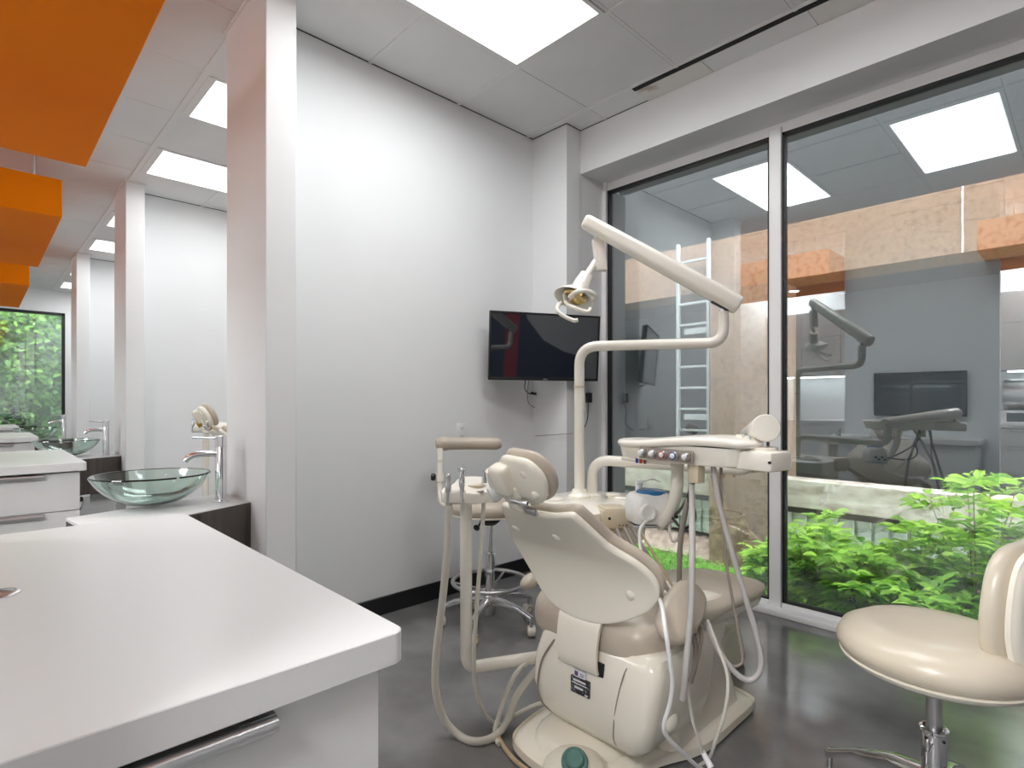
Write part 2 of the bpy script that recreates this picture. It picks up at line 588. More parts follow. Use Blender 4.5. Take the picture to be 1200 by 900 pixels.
# ------------------------------------------------------------------ windows
win = thing('window_1', (XG, 0.95, 0), 'large white framed window onto the planted courtyard', 'window')
win['kind'] = 'structure'
zb, zt = 0.06, 2.67
f = MB()
xf0, xf1 = 3.232, 3.30
f.box(xf0, xf1, -0.5, 2.42, zt, 2.725, 0.003, 1)
f.box(xf0, xf1, -0.5, 2.42, 0.0, zb, 0.004, 1)
f.box(xf0 - 0.02, xf1, 2.388, 2.42, 0, 2.725, 0.003, 1)
f.box(xf0, xf1, -0.5, -0.455, 0, 2.725, 0.003, 1)
obj('frame', f, 'alu', win)
for y in (1.2, 0.0):
    obj('mullion', MB().box(xf0 - 0.015, xf1, y, y + 0.065, 0.03, 2.70, 0.003, 1), 'alu', win)
panes = [(1.265, 2.388), (0.065, 1.2), (-0.455, 0.0)]
for a, b in panes:
    q = MB()
    for x0 in (XG - 0.022,):
        q.box(x0, XG + 0.02, a, a + 0.014, zb, zt)
        q.box(x0, XG + 0.02, b - 0.014, b, zb, zt)
        q.box(x0, XG + 0.02, a, b, zb, zb + 0.012)
        q.box(x0, XG + 0.02, a, b, zt - 0.016, zt)
    if a > 1.2:
        q.box(XG + 0.006, 3.43, b - 0.014, b + 0.034, zb, zt)  # added black cover hiding the sky-lit reveal outside the left pane
    obj('gasket', q, 'gasket', win)
    obj('pane', MB().box(XG - 0.004, XG + 0.004, a + 0.010, b - 0.010, zb + 0.008, zt - 0.012), 'glass', win)
struct('trim_sill', MB().box(3.16, 3.24, -0.5, 2.43, 0, 0.035, 0.006, 2), 'trimwhite', 'low white sill curb under the large window', 'trim')
# far end window
w2 = thing('window_2', (-0.4, YE + 0.05, 0), 'far window at the end of the hall, full of greenery', 'window')
w2['kind'] = 'structure'
f = MB()
f.box(-1.9, 1.10, YE - 0.01, YE + 0.09, 2.62, 2.66)
f.box(-1.9, 1.10, YE - 0.01, YE + 0.09, 0.1, 0.17)
for x in (1.06, -1.9, -0.45):
    f.box(x, x + 0.04, YE - 0.01, YE + 0.09, 0.1, 2.66)
obj('frame', f, 'gasket', w2)
for a, b in ((-0.41, 1.06), (-1.86, -0.45)):
    obj('pane', MB().box(a, b, YE + 0.04, YE + 0.048, 0.17, 2.62), 'glass', w2)

# ------------------------------------------------------------------ ceiling lights
def ceiling_light(k, label):
    y = gy[k + 6]
    x0, x1 = 1.0, 2.132
    y0, y1 = y + 0.032, y + 0.586
    t = thing('ceiling_light', ((x0 + x1) / 2, (y0 + y1) / 2, ZC), label, 'ceiling light', 'recessed light panels in the ceiling')
    fr = MB()
    for a in ((x0 - 0.045, x0, y0 - 0.02, y1 + 0.02), (x1, x1 + 0.02, y0 - 0.02, y1 + 0.02), (x0, x1, y0 - 0.02, y0), (x0, x1, y1, y1 + 0.02)):
        fr.box(a[0], a[1], a[2], a[3], ZC - 0.009, ZC - 0.001)
    obj('frame', fr, 'tbar', t)
    obj('diffuser', MB().box(x0, x1, y0, y1, ZC - 0.007, ZC - 0.001), 'panel', t)
    panel_lamp(t, x1 - x0, y1 - y0, 9.8 if k < 5 else 6.8)
    return t


def panel_lamp(t, sx, sy, watts):
    la = bpy.data.lights.new('panel_lamp', 'AREA')
    la.shape = 'RECTANGLE'
    la.size, la.size_y = sx - 0.02, sy - 0.02
    la.energy = watts
    la.color = (0.96, 0.985, 1.0)
    la.spread = math.radians(172)
    lo = bpy.data.objects.new('panel_lamp', la)
    COL.objects.link(lo)
    lo.parent = t
    lo.location = (0, 0, -0.009)


ll = {-3: 'added unseen fill light panel in the bay just behind the camera',  # panel behind the camera is added to brighten the chair back
      0: 'recessed light panel seen only as the right reflection in the window', 2: 'large bright ceiling light panel above the dental chair',
      5: 'ceiling light panel just left of the first pillar, upper one', 7: 'ceiling light panel just left of the first pillar, lower one',
      10: 'small bright ceiling light left of the second pillar, upper one', 12: 'small bright ceiling light left of the second pillar, lower one',
      15: 'ceiling light panel in the farthest bay, nearer one', 17: 'ceiling light panel in the farthest bay against the end wall'}
for k, lb in ll.items():
    ceiling_light(k, lb)
# added fill light panels over the rear aisle, out of view
for k in range(0, 4):
    y0, y1, x0, x1 = -0.56 + PITCH * k, 0.56 + PITCH * k, -1.95, -1.39
    t = thing('ceiling_light', ((x0 + x1) / 2, (y0 + y1) / 2, ZC), 'added unseen fill light panel over the rear aisle', 'ceiling light', 'added aisle fill panels')
    fr = MB()
    for a in ((x0 - 0.02, x0, y0 - 0.02, y1 + 0.02), (x1, x1 + 0.02, y0 - 0.02, y1 + 0.02), (x0, x1, y0 - 0.02, y0), (x0, x1, y1, y1 + 0.02)):
        fr.box(a[0], a[1], a[2], a[3], ZC - 0.009, ZC - 0.001)
    obj('frame', fr, 'tbar', t)
    obj('diffuser', MB().box(x0, x1, y0, y1, ZC - 0.007, ZC - 0.001), 'panel', t)
    panel_lamp(t, x1 - x0, y1 - y0, 80.0 if k == 0 else 17.0)

# slot diffuser along the bulkhead
t = thing('air_vent', (2.88, 0.6, ZC), 'long black air slot in the ceiling with a stained filler strip by the window bulkhead', 'air diffuser')
obj('slot', MB().box(2.795, 2.825, -0.45, 1.885, ZC - 0.006, ZC + 0.002), 'crack', t)
obj('filler_strip', MB().box(2.826, 2.972, 1.47, 1.882, ZC - 0.0085, ZC - 0.001), 'stain', t, 'water stained filler strip')
obj('filler_strip', MB().box(2.826, 2.972, -0.45, 0.93, ZC - 0.0085, ZC - 0.001), 'stain', t, 'water stained filler strip')
obj('filler_strip', MB().box(2.826, 2.972, 0.935, 1.465, ZC - 0.0075, ZC - 0.001), 'ceiling', t)

# suspended orange boxes
bl = ['suspended orange ceiling box reflected at the right edge of the window', 'huge orange ceiling box hanging at the upper left, nearest one',
      'second orange ceiling box down the hall on the left', 'third orange ceiling box down the hall, smallest in view']
for k in range(4):
    y0 = 1.81 + PITCH * (k - 1)
    t = thing('suspended_box', (-0.08, y0 + 0.98, 2.44), bl[k], 'ceiling box', 'orange boxes hung under the ceiling')
    obj('box_shell', MB().box(-0.62, 0.438, y0, y0 + 1.96, 2.44, 2.696, 0.004, 1), 'orange', t)
    for x in (-0.5, 0.3):
        for y in (0.15, 1.8):
            obj('hanger_rod', MB().cyl((x, y0 + y, 2.69), (x, y0 + y, ZC + 0.002), 0.006, 8), 'steel', t)
    for y in (0.55, 1.4):
        d = obj('downlight', MB().cyl((-0.2, y0 + y, 2.434), (-0.2, y0 + y, 2.445), 0.065, 20), 'trimwhite', t)
        obj('lens', MB().cyl((-0.2, y0 + y, 2.4325), (-0.2, y0 + y, 2.44), 0.05, 20), 'lamp', d)

# ------------------------------------------------------------------ worktops with drawer cabinets
def island():
    xr, y0, y1, z = 0.441, 0.673, 1.84, CH - 0.32
    wt = thing('worktop', (0.2, (y0 + y1) / 2, z), 'big white worktop filling the lower left, nearest to the camera', 'worktop', 'white worktops of the bays')
    pts = [(-0.028, y0), (xr - 0.02, y0)] + [(xr - 0.02 + 0.02 * math.sin(a), y0 + 0.02 - 0.02 * math.cos(a)) for a in [k * PI / 16 for k in range(1, 9)]]
    pts += [(xr - 0.02 + 0.02 * math.cos(a), y1 - 0.02 + 0.02 * math.sin(a)) for a in [k * PI / 12 for k in range(0, 7)]] + [(-0.028, y1)]
    obj('slab', MB().prism(pts, (0, 0, z - 0.044), X3, Y3, Z3, 0.044, 0.0015, 1), 'laminate', wt)
    gc = atf(-3, 697, z)
    q = MB()
    q.lathe([(0.030, 0), (0.030, 0.002), (0.027, 0.004), (0.022, 0.004), (0.020, 0.0015), (0.012, 0.0015)], (gc.x, gc.y, z - 0.0005))
    obj('cable_grommet', q, 'steel', wt)
    cb = thing('drawer_cabinet', (0.2, (y0 + y1) / 2, 0), 'white drawer cabinet under the nearest worktop', 'cabinet', 'white drawer cabinets of the bays')
    xr2, y02 = xr - 0.028, y0 + 0.028
    q = MB()
    q.box(-0.028, xr2, y02 + 0.02, y1 - 0.02, 0.08, z - 0.052, 0.001, 1)
    q.box(-0.02, xr2 - 0.04, y02 + 0.06, y1 - 0.05, 0, 0.08)
    q.box(-0.02, xr2 - 0.02, y02 + 0.03, y1 - 0.03, z - 0.055, z - 0.044)
    obj('body', q, 'cabinet', cb)
    ztop = z - 0.052
    for i, hh in enumerate((0.205, 0.24, 0.26)):
        d = obj('drawer', MB().box(-0.026, xr2, y02, y02 + 0.0195, ztop - hh + 0.004, ztop, 0.0012, 1), 'cabinet', cb)
        h = MB()
        h.box(-0.01, 0.262, y02 - 0.020, y02 + 0.001, ztop - 0.004, ztop - 0.001)
        h.tube([(-0.01, y02 - 0.020, ztop - 0.009), (0.262, y02 - 0.020, ztop - 0.012)], 0.0105, 12)
        obj('handle', h, 'steel', d)
        ztop -= hh
    return wt, cb


wt, cb = island()
for k, a, b in ((1, 'white worktop of the second bay beyond the glass bowl', 'white drawer cabinet with dark handle gaps under the second worktop'),
                (2, 'white worktop of the third bay in front of the greenery', 'white drawer cabinet under the third worktop'),
                (3, 'small white worktop end farthest down the hall', 'white drawer cabinet under the farthest worktop')):
    dup(wt, (0, PITCH * k, 0), a)
    dup(cb, (0, PITCH * k, 0), b)

# ------------------------------------------------------------------ vanity, glass bowl, faucet
def vanity():
    y0, y1, zt_ = 2.67, 2.98, 0.72
    v = thing('vanity_shelf', (0.6, 2.83, zt_ - 0.29), 'dark wood wall-hung vanity box beside the first pillar', 'vanity', 'dark wood vanities at the pillars')
    A_, B_, C_, D_ = (XF - 0.001, y0 - 0.01), (0.30, 2.37), (0.26, 2.78), (XF - 0.001, 3.0)
    fd = V((B_[0] - A_[0], B_[1] - A_[1], 0)).normalized()
    fnn = V((-fd.y, fd.x, 0))
    inn = 0.012
    A2, B2 = (A_[0], A_[1] + inn * 1.1), (B_[0], B_[1] + inn * 1.1)
    obj('carcass', MB().prism([B2, A2, D_, C_], (0, 0, zt_ - 0.29), X3, Y3, Z3, 0.277), 'wood', v)
    obj('front_panel', MB().prism([B_, A_, (A_[0], A_[1] + inn), (B_[0], B_[1] + inn)], (0, 0, zt_ - 0.29), X3, Y3, Z3, 0.286), 'wood', v)
    obj('top_panel', MB().prism([(B_[0], B_[1] + 0.005), (A_[0], A_[1] + 0.005), D_, C_], (0, 0, zt_ - 0.0115), X3, Y3, Z3, 0.0115), 'cabinet', v, 'pale top panel')
    obj('drain_trap', MB().tube(fillet([(0.55, 2.86, zt_ - 0.29), (0.55, 2.86, 0.27), (0.66, 2.86, 0.27), (0.66, 2.86, 0.36), (0.66, 2.98, 0.36)], 0.05), 0.018, 12), 'chrome', v)
    c = V((0.56, 2.84, zt_))
    R = 0.226
    b = thing('glass_basin', c, 'round clear green glass basin next to the nearest worktop', 'basin', 'glass vessel basins')
    prof = [(0.03, 0.012), (0.07, 0.013), (0.115, 0.026), (0.16, 0.054), (0.198, 0.092), (R, 0.136)]
    outer = catmull([V((r, 0, z)) for r, z in prof], 5)
    n = []
    for i, p in enumerate(outer):
        d = (outer[min(i + 1, len(outer) - 1)] - outer[max(i - 1, 0)]).normalized()
        n.append(p + V((-d.z, 0, d.x)) * 0.011)
    pr = [(0.001, 0.012)] + [(p.x, p.z) for p in outer] + [(R - 0.004, 0.142)] + [(p.x, p.z) for p in reversed(n)] + [(0.001, 0.024)]
    obj('bowl', MB().lathe(pr, c, Z3, 56, cap=False), 'bowl', b)
    obj('drain', MB().lathe([(0.0, 0.0), (0.034, 0.0), (0.034, 0.0115), (0.022, 0.0115), (0.0, 0.0115)], c), 'chrome', b)
    fb = V((0.815, 2.765, zt_))
    fc = thing('basin_faucet', fb, 'tall chrome faucet standing by the first pillar', 'faucet', 'tall chrome basin faucets')
    obj('column', MB().lathe([(0.033, 0), (0.033, 0.006), (0.024, 0.008), (0.024, 0.245), (0.0225, 0.247), (0.0225, 0.249), (0.025, 0.251), (0.025, 0.298), (0.022, 0.300)], fb, Z3, 24), 'chrome', fc)
    dr = V((-1, 0.12, 0)).normalized()
    sp = fb + V((0, 0, 0.215))
    obj('spout', MB().tube(catmull([sp, sp + dr * 0.06 + V((0, 0, 0.006)), sp + dr * 0.115 + V((0, 0, 0.0)), sp + dr * 0.145 + V((0, 0, -0.022))], 5), 0.0135, 12), 'chrome', fc)
    tp = fb + V((0, 0, 0.288))
    obj('lever', MB().tube([tp, tp + dr * 0.115 + V((0, 0, 0.006))], 0.0045, 10), 'chrome', fc)
    return v, b, fc


va, ba, fa = vanity()
for k, l1, l2, l3 in ((1, 'dark wood vanity box between the second worktop and second pillar', 'glass basin above the second dark wood vanity', 'chrome faucet standing before the second pillar'),
                      (2, 'dark vanity mostly hidden behind the second worktop', 'glass basin seen against the greenery of the far window', 'chrome faucet at the far window edge')):
    dup(va, (0, PITCH * k, 0), l1)
    dup(ba, (0, PITCH * k, 0), l2)
    dup(fa, (0, PITCH * k, 0), l3)

# ------------------------------------------------------------------ dental chair
def dental_chair():
    yc = 1.145
    ch = thing('dental_chair', (1.75, yc, 0), 'cream and taupe dental chair seen from behind, nearest to the camera', 'dental chair', 'dental chairs of the bays')
    # base plate
    out = [(1.30, 1.05), (1.42, 0.985), (1.57, 0.955), (1.69, 0.905), (1.79, 0.885), (1.95, 0.885), (2.12, 0.89), (2.17, 0.93), (2.20, 1.10), (2.19, 1.30), (2.13, 1.40), (1.95, 1.42), (1.75, 1.42), (1.55, 1.42), (1.40, 1.40), (1.31, 1.36), (1.275, 1.25), (1.275, 1.13)]
    o2 = [(p.x, p.y) for p in catmull([V((a, b, 0)) for a, b in out], 4, True)]
    def bendb(a, b):
        return 0.0
    q = MB().pillow(o2, (0, 0, 0), X3, Y3, Z3, 0.055, edge=0.75, dome=0.0, inner=(0.9, 0.6))
    q.ball((1.335, 1.105, 0.035), 0.105, 0.105, 0.060)
    q.ball((1.50, 1.19, 0.04), 0.20, 0.17, 0.060)
    obj('base_plate', q, 'cream', ch)
    fn = V((-0.45, -0.40, 0.80)).normalized()
    fo = V((1.297, 1.078, 0.094))
    q = MB().lathe([(0.040, -0.01), (0.040, 0.008), (0.036, 0.012), (0.027, 0.012), (0.027, 0.024), (0.023, 0.028), (0.0, 0.028)], fo, fn)
    obj('foot_switch', q, 'green', ch, 'round teal rubber foot switch')
    # pump cover under the back
    st = [(0.085, 1.47, 1.74, 0.97, 1.26), (0.115, 1.415, 1.75, 0.93, 1.295), (0.155, 1.388, 1.76, 0.895, 1.325), (0.23, 1.375, 1.77, 0.872, 1.345), (0.32, 1.380, 1.77, 0.858, 1.338), (0.39, 1.392, 1.77, 0.852, 1.318), (0.418, 1.41, 1.76, 0.865, 1.298), (0.43, 1.44, 1.74, 0.90, 1.265)]
    rings = [[V((a, b, z)) for a, b in rrect(x0, x1, y0, y1, 0.042, 6)] for z, x0, x1, y0, y1 in st]
    obj('pump_cover', MB().loft(rings), 'cream', ch)
    obj('cover_seam', MB().hose([(1.404, 1.238, 0.392), (1.385, 1.250, 0.37), (1.376, 1.288, 0.30), (1.372, 1.302, 0.21), (1.392, 1.295, 0.15), (1.43, 1.262, 0.108)], 0.0032, 6), 'hosedark', ch, 'thin dark seam line')
    obj('cover_seam', MB().hose([(1.404, 0.950, 0.395), (1.386, 0.962, 0.37), (1.377, 0.985, 0.27), (1.383, 1.0, 0.17), (1.41, 1.005, 0.125)], 0.002, 6), 'hosedark', ch, 'thin dark seam line')
    obj('slot', MB().box(1.3765, 1.40, 1.035, 1.215, 0.332, 0.372, 0.002, 1), 'crack', ch, 'dark slot below the hinge strap')
    pl = obj('data_plate', MB().box(1.3705, 1.385, 1.082, 1.156, 0.253, 0.304, 0.001, 1), 'label', ch, 'black printed data plate')
    q = MB()
    for y0, y1, z0, z1 in ((1.095, 1.145, 0.292, 0.298), (1.09, 1.15, 0.284, 0.287), (1.105, 1.14, 0.270, 0.276), (1.088, 1.098, 0.256, 0.262)):
        q.box(1.3698, 1.372, y0, y1, z0, z1)
    obj('print', q, 'paper', pl)
    sk = obj('sticker', MB().box(1.371, 1.385, 1.098, 1.145, 0.306, 0.328, 0.0005, 1), 'paper', ch, 'small white printed sticker')
    obj('print', MB().box(1.3702, 1.372, 1.126, 1.139, 0.310, 0.324).box(1.3702, 1.372, 1.102, 1.118, 0.318, 0.320).box(1.3702, 1.372, 1.102, 1.118, 0.312, 0.314), 'ink', sk)
    # front column cover
    st = [(0.05, 1.60, 2.10, 0.925, 1.36), (0.12, 1.62, 2.085, 0.935, 1.35), (0.22, 1.645, 2.05, 0.945, 1.34), (0.33, 1.67, 2.0, 0.955, 1.33), (0.39, 1.69, 1.95, 0.965, 1.32), (0.41, 1.72, 1.92, 0.985, 1.30)]
    rings = [[V((a, b, z)) for a, b in rrect(x0, x1, y0, y1, 0.05, 6)] for z, x0, x1, y0, y1 in st]
    obj('column_cover', MB().loft(rings), 'cream', ch)
    q = MB()
    for z in (0.235, 0.205):
        q.cyl((1.655, 0.946, z), (1.655, 0.935, z), 0.011, 14)
    q.box(1.63, 1.665, 0.932, 0.945, 0.145, 0.178, 0.003, 1)
    obj('switch', q, 'black', ch, 'row of small black switches')
    q = MB().pillow([(p.x, p.y) for p in catmull([V((a, b, 0)) for a, b in ((-0.13, 0), (-0.13, 0.10), (-0.08, 0.18), (0.0, 0.205), (0.09, 0.17), (0.135, 0.08), (0.135, 0.0))], 4, True)], (2.36, 1.08, 0.002), X3, Z3, Y3, 0.2, 0.15, inner=(0.6,))
    obj('foot_cover', q, 'cream', ch)
    obj('leg_link', MB().pillow([(p.x, p.y) for p in catmull([V((a, b, 0)) for a, b in ((-0.09, 0.10), (0.09, 0.10), (0.10, 0.02), (0.05, -0.07), (-0.02, -0.09), (-0.08, -0.03))], 4, True)], (1.96, 0.955, 0.345), X3, Z3, Y3, 0.38, 0.08, inner=(0.6,)), 'cream', ch)
    # seat and legrest as one upholstered run
    prof = [(1.396, 0.435, 0.41, 0.13), (1.402, 0.475, 0.380, 0.185), (1.425, 0.505, 0.358, 0.228), (1.47, 0.530, 0.354, 0.255), (1.53, 0.542, 0.362, 0.266), (1.62, 0.528, 0.384, 0.270), (1.72, 0.50, 0.392, 0.265), (1.82, 0.475, 0.402, 0.252), (1.92, 0.462, 0.402, 0.238), (2.05, 0.450, 0.388, 0.228), (2.20, 0.434, 0.372, 0.218), (2.36, 0.413, 0.354, 0.200), (2.46, 0.398, 0.345, 0.170), (2.51, 0.388, 0.345, 0.135), (2.53, 0.376, 0.356, 0.095)]
    rings = []
    for x, ztop, zbot, hw in prof:
        zc, hz = (ztop + zbot) / 2, (ztop - zbot) / 2
        ring = []
        for k in range(28):
            a = 2 * PI * k / 28
            ca, sa = math.cos(a), math.sin(a)
            yy = hw * math.copysign(abs(ca) ** 0.55, ca)
            zz = hz * math.copysign(abs(sa) ** 0.65, sa)
            dish = -0.018 * (1 - min(1, abs(yy) / hw) ** 2) if sa > 0 and 1.5 < x < 2.0 else 0
            ring.append(V((x, yc + yy, zc + zz + dish)))
        rings.append(ring)
    obj('seat_cushion', MB().loft(rings), 'taupe', ch, subd=1)
    rings = []
    for x, z, hw in ((1.90, 0.398, 0.20), (2.05, 0.386, 0.20), (2.20, 0.370, 0.19), (2.36, 0.352, 0.175), (2.46, 0.342, 0.145), (2.515, 0.345, 0.10)):
        rings.append([V((x, yc + a, z + b)) for a, b in rrect(-hw, hw, -0.03, 0.012, 0.012, 3)])
    obj('leg_pan', MB().loft(rings), 'cream', ch)
    # backrest
    nf = V((0.705, 0, 0.709))       # forward normal of the upper backrest
    sd = V((0.709, 0, -0.705))      # down along the back
    bo = V((1.197, yc, 0.847))
    loop = [V((a, b, 0)) for a, b in ((0, .018), (-.06, .012), (-.113, -.004), (-.144, -.009), (-.160, .022), (-.177, .072), (-.193, .120), (-.219, .152), (-.251, .180), (-.278, .214), (-.297, .243), (-.304, .268), (-.300, .288), (-.287, .310), (-.250, .339), (-.178, .368), (-.102, .386), (-.02, .393), (.055, .389), (.125, .376), (.17, .35), (.215, .31), (.25, .265), (.262, .225), (.245, .175), (.218, .125), (.19, .07), (.172, .03), (.152, .004), (.11, .010), (.06, .015))]
    ol = [(p.x, p.y) for p in catmull(loop, 3, True)]
    curve = lambda a, b: -0.128 * ((b - 0.19) / 0.20) ** 2 if b > 0.19 else 0.0
    obj('back_shell', MB().pillow(ol, bo, Y3, sd, nf, 0.022, 0.42, 0.003, curve, inner=(0.93, 0.82, 0.68, 0.5, 0.3, 0.12)), 'cream', ch)
    oc = [(a * 1.02, (b - 0.2) * 1.0 + 0.2) for a, b in ol]
    obj('back_cushion', MB().pillow(oc, bo + nf * 0.022, Y3, sd, nf, 0.032, 0.47, 0.014, curve, inner=(0.93, 0.82, 0.68, 0.5, 0.3, 0.12)), 'taupe', ch)
    for a, b in ((0.175, 0.128), (-0.006, 0.123), (-0.207, 0.300)):
        p = bo + Y3 * a + sd * b + nf * curve(a, b)
        dn = (nf - sd * ((curve(a, b + .01) - curve(a, b - .01)) / 0.02)).normalized()
        obj('screw_cap', MB().lathe([(0.0145, 0.004), (0.0145, -0.003), (0.011, -0.006), (0.0, -0.0075)], p, dn, 18), 'ivory', ch)
    # hinge strap over the seat roll
    prof = [(1.41, 0.500), (1.396, 0.487), (1.386, 0.470), (1.376, 0.440), (1.369, 0.40), (1.368, 0.36), (1.374, 0.338)]
    rings = []
    for i, (x, z) in enumerate(catmull([V((a, 0, b)) for a, b in prof], 3) and [(p.x, p.z) for p in catmull([V((a, 0, b)) for a, b in prof], 3)]):
        tt = i / 18
        y0, y1 = 1.052 - 0.004 * tt, 1.222 - 0.022 * tt
        rings.append([V((x - 0.007, y0, z)), V((x - 0.007, y1, z)), V((x + 0.004, y1, z)), V((x + 0.004, y0, z))])
    obj('hinge_strap', MB().loft(rings), 'cream', ch)
    # headrest
    ho = V((1.142, yc + 0.010, 0.942))
    hn = V((0.87, -0.10, 0.44)).normalized()
    hs = (V((0.47, 0, -0.88)) - hn * V((0.47, 0, -0.88)).dot(hn)).normalized()
    hu = hs.cross(hn).normalized()
    if hu.y < 0:
        hu = -hu
    hh = [(0.0, -0.078), (0.055, -0.072), (0.088, -0.038), (0.096, 0.005), (0.082, 0.045), (0.05, 0.072), (0.0, 0.08), (-0.05, 0.072), (-0.082, 0.045), (-0.096, 0.005), (-0.088, -0.038), (-0.055, -0.072)]
    hol = [(p.x, p.y) for p in catmull([V((a, b, 0)) for a, b in hh], 4, True)]
    obj('headrest_shell', MB().pillow(hol, ho - hn * 0.008, hu, hs, hn, 0.032, 0.45, 0.010, lambda a, b: 1.2 * a * a, inner=(0.85, 0.6, 0.3)), 'cream', ch)
    obj('headrest_cushion', MB().pillow([(a * 1.06, b * 1.06) for a, b in hol], ho + hn * 0.022, hu, hs, hn, 0.036, 0.45, 0.008, lambda a, b: 1.2 * a * a, inner=(0.85, 0.6, 0.3)), 'taupe', ch)
    q = MB().obox(ho - hn * 0.022 + hu * 0.045 - hs * 0.012, hu, hs, hn, 0.036, 0.048, 0.026, 0.016, 3)
    q.obox(ho - hn * 0.012 + hu * 0.035 + hs * 0.052, hu, hs, hn, 0.030, 0.045, 0.018, 0.012, 3)
    obj('headrest_boss', q, 'cream', ch)
    q = MB().hose([ho + hu * 0.095 - hs * 0.035 - hn * 0.02, ho + hu * 0.10 + hs * 0.02 - hn * 0.02, ho + hu * 0.085 + hs * 0.06, ho + hu * 0.05 + hs * 0.10], [0.019] * 20, 10)
    obj('headrest_bracket', q, 'ivory', ch)
    for a, b in ((-0.042, -0.035), (-0.060, 0.030)):
        p = ho + hu * a + hs * b - hn * 0.006
        obj('screw_cap', MB().lathe([(0.012, 0.006), (0.012, -0.003), (0.009, -0.007), (0, -0.008)], p, hn, 16), 'ivory', ch)
    kp = ho + hu * 0.115 + hs * 0.045 - hn * 0.045
    obj('headrest_knob', MB().lathe([(0.024, 0.03), (0.027, 0.026), (0.027, 0.006), (0.023, 0.0), (0, -0.002)], kp, hn + hu * -0.35, 14), 'white', ch)
    p0, p1 = at(599, 586, 1.66), at(620, 591, 1.60)
    obj('glide_bar', MB().cyl(p0, p1, 0.010, 14, 0.002), 'chrome', ch)
    obj('glide_latch', MB().obox(at(622, 599, 1.61), hu, hs, hn, 0.026, 0.010, 0.006, 0.002), 'steel', ch)
    # armrests
    ax = V((0.19, 0.01, 0.095)).normalized()
    az = V((-0.50, -0.75, 0.50)); az = (az - ax * az.dot(ax)).normalized()
    ol = [(p.x, p.y) for p in catmull([V((a, b, 0)) for a, b in ((-0.112, 0.0), (-0.095, 0.042), (-0.04, 0.060), (0.04, 0.060), (0.098, 0.042), (0.116, 0), (0.098, -0.042), (0.04, -0.060), (-0.04, -0.060), (-0.095, -0.042))], 3, True)]
    obj('armrest', MB().pillow(ol, V((1.505, 0.845, 0.553)) - az * 0.022, ax, az.cross(ax), az, 0.044, 0.45, 0.004, inner=(0.85, 0.5)), 'taupe', ch)
    q = MB().hose([(1.50, 0.865, 0.53), (1.53, 0.90, 0.48), (1.55, 0.93, 0.42)], [0.022, 0.024, 0.026, 0.026, 0.026], 10)
    q.ball((1.55, 0.905, 0.40), 0.045, 0.03, 0.06)
    obj('armrest_bracket', q, 'cream', ch)
    obj('armrest', MB().ball(at(621, 681, 2.06), 0.045, 0.028, 0.026, Matrix.Rotation(-0.3, 3, 'Y')), 'taupe', ch)
    # side bracket by the pump cover
    obj('side_bump', MB().ball((1.50, 0.884, 0.215), 0.045, 0.025, 0.03), 'cream', ch)
    return ch


chair = dental_chair()
c2 = dup(chair, (0, PITCH, 0), 'second dental chair glimpsed behind the tall chrome faucet', lift=0.13, keep=('base_plate', 'foot_switch', 'column_cover', 'foot_cover', 'leg_link'))
for o in c2.children:
    if o.name.split('.')[0] in ('headrest_bracket', 'headrest_knob'):
        o.data = o.data.copy()
        o.data.materials.clear()
        o.data.materials.append(M['yellow'])
        o['label'] = 'yellowed worn foam'

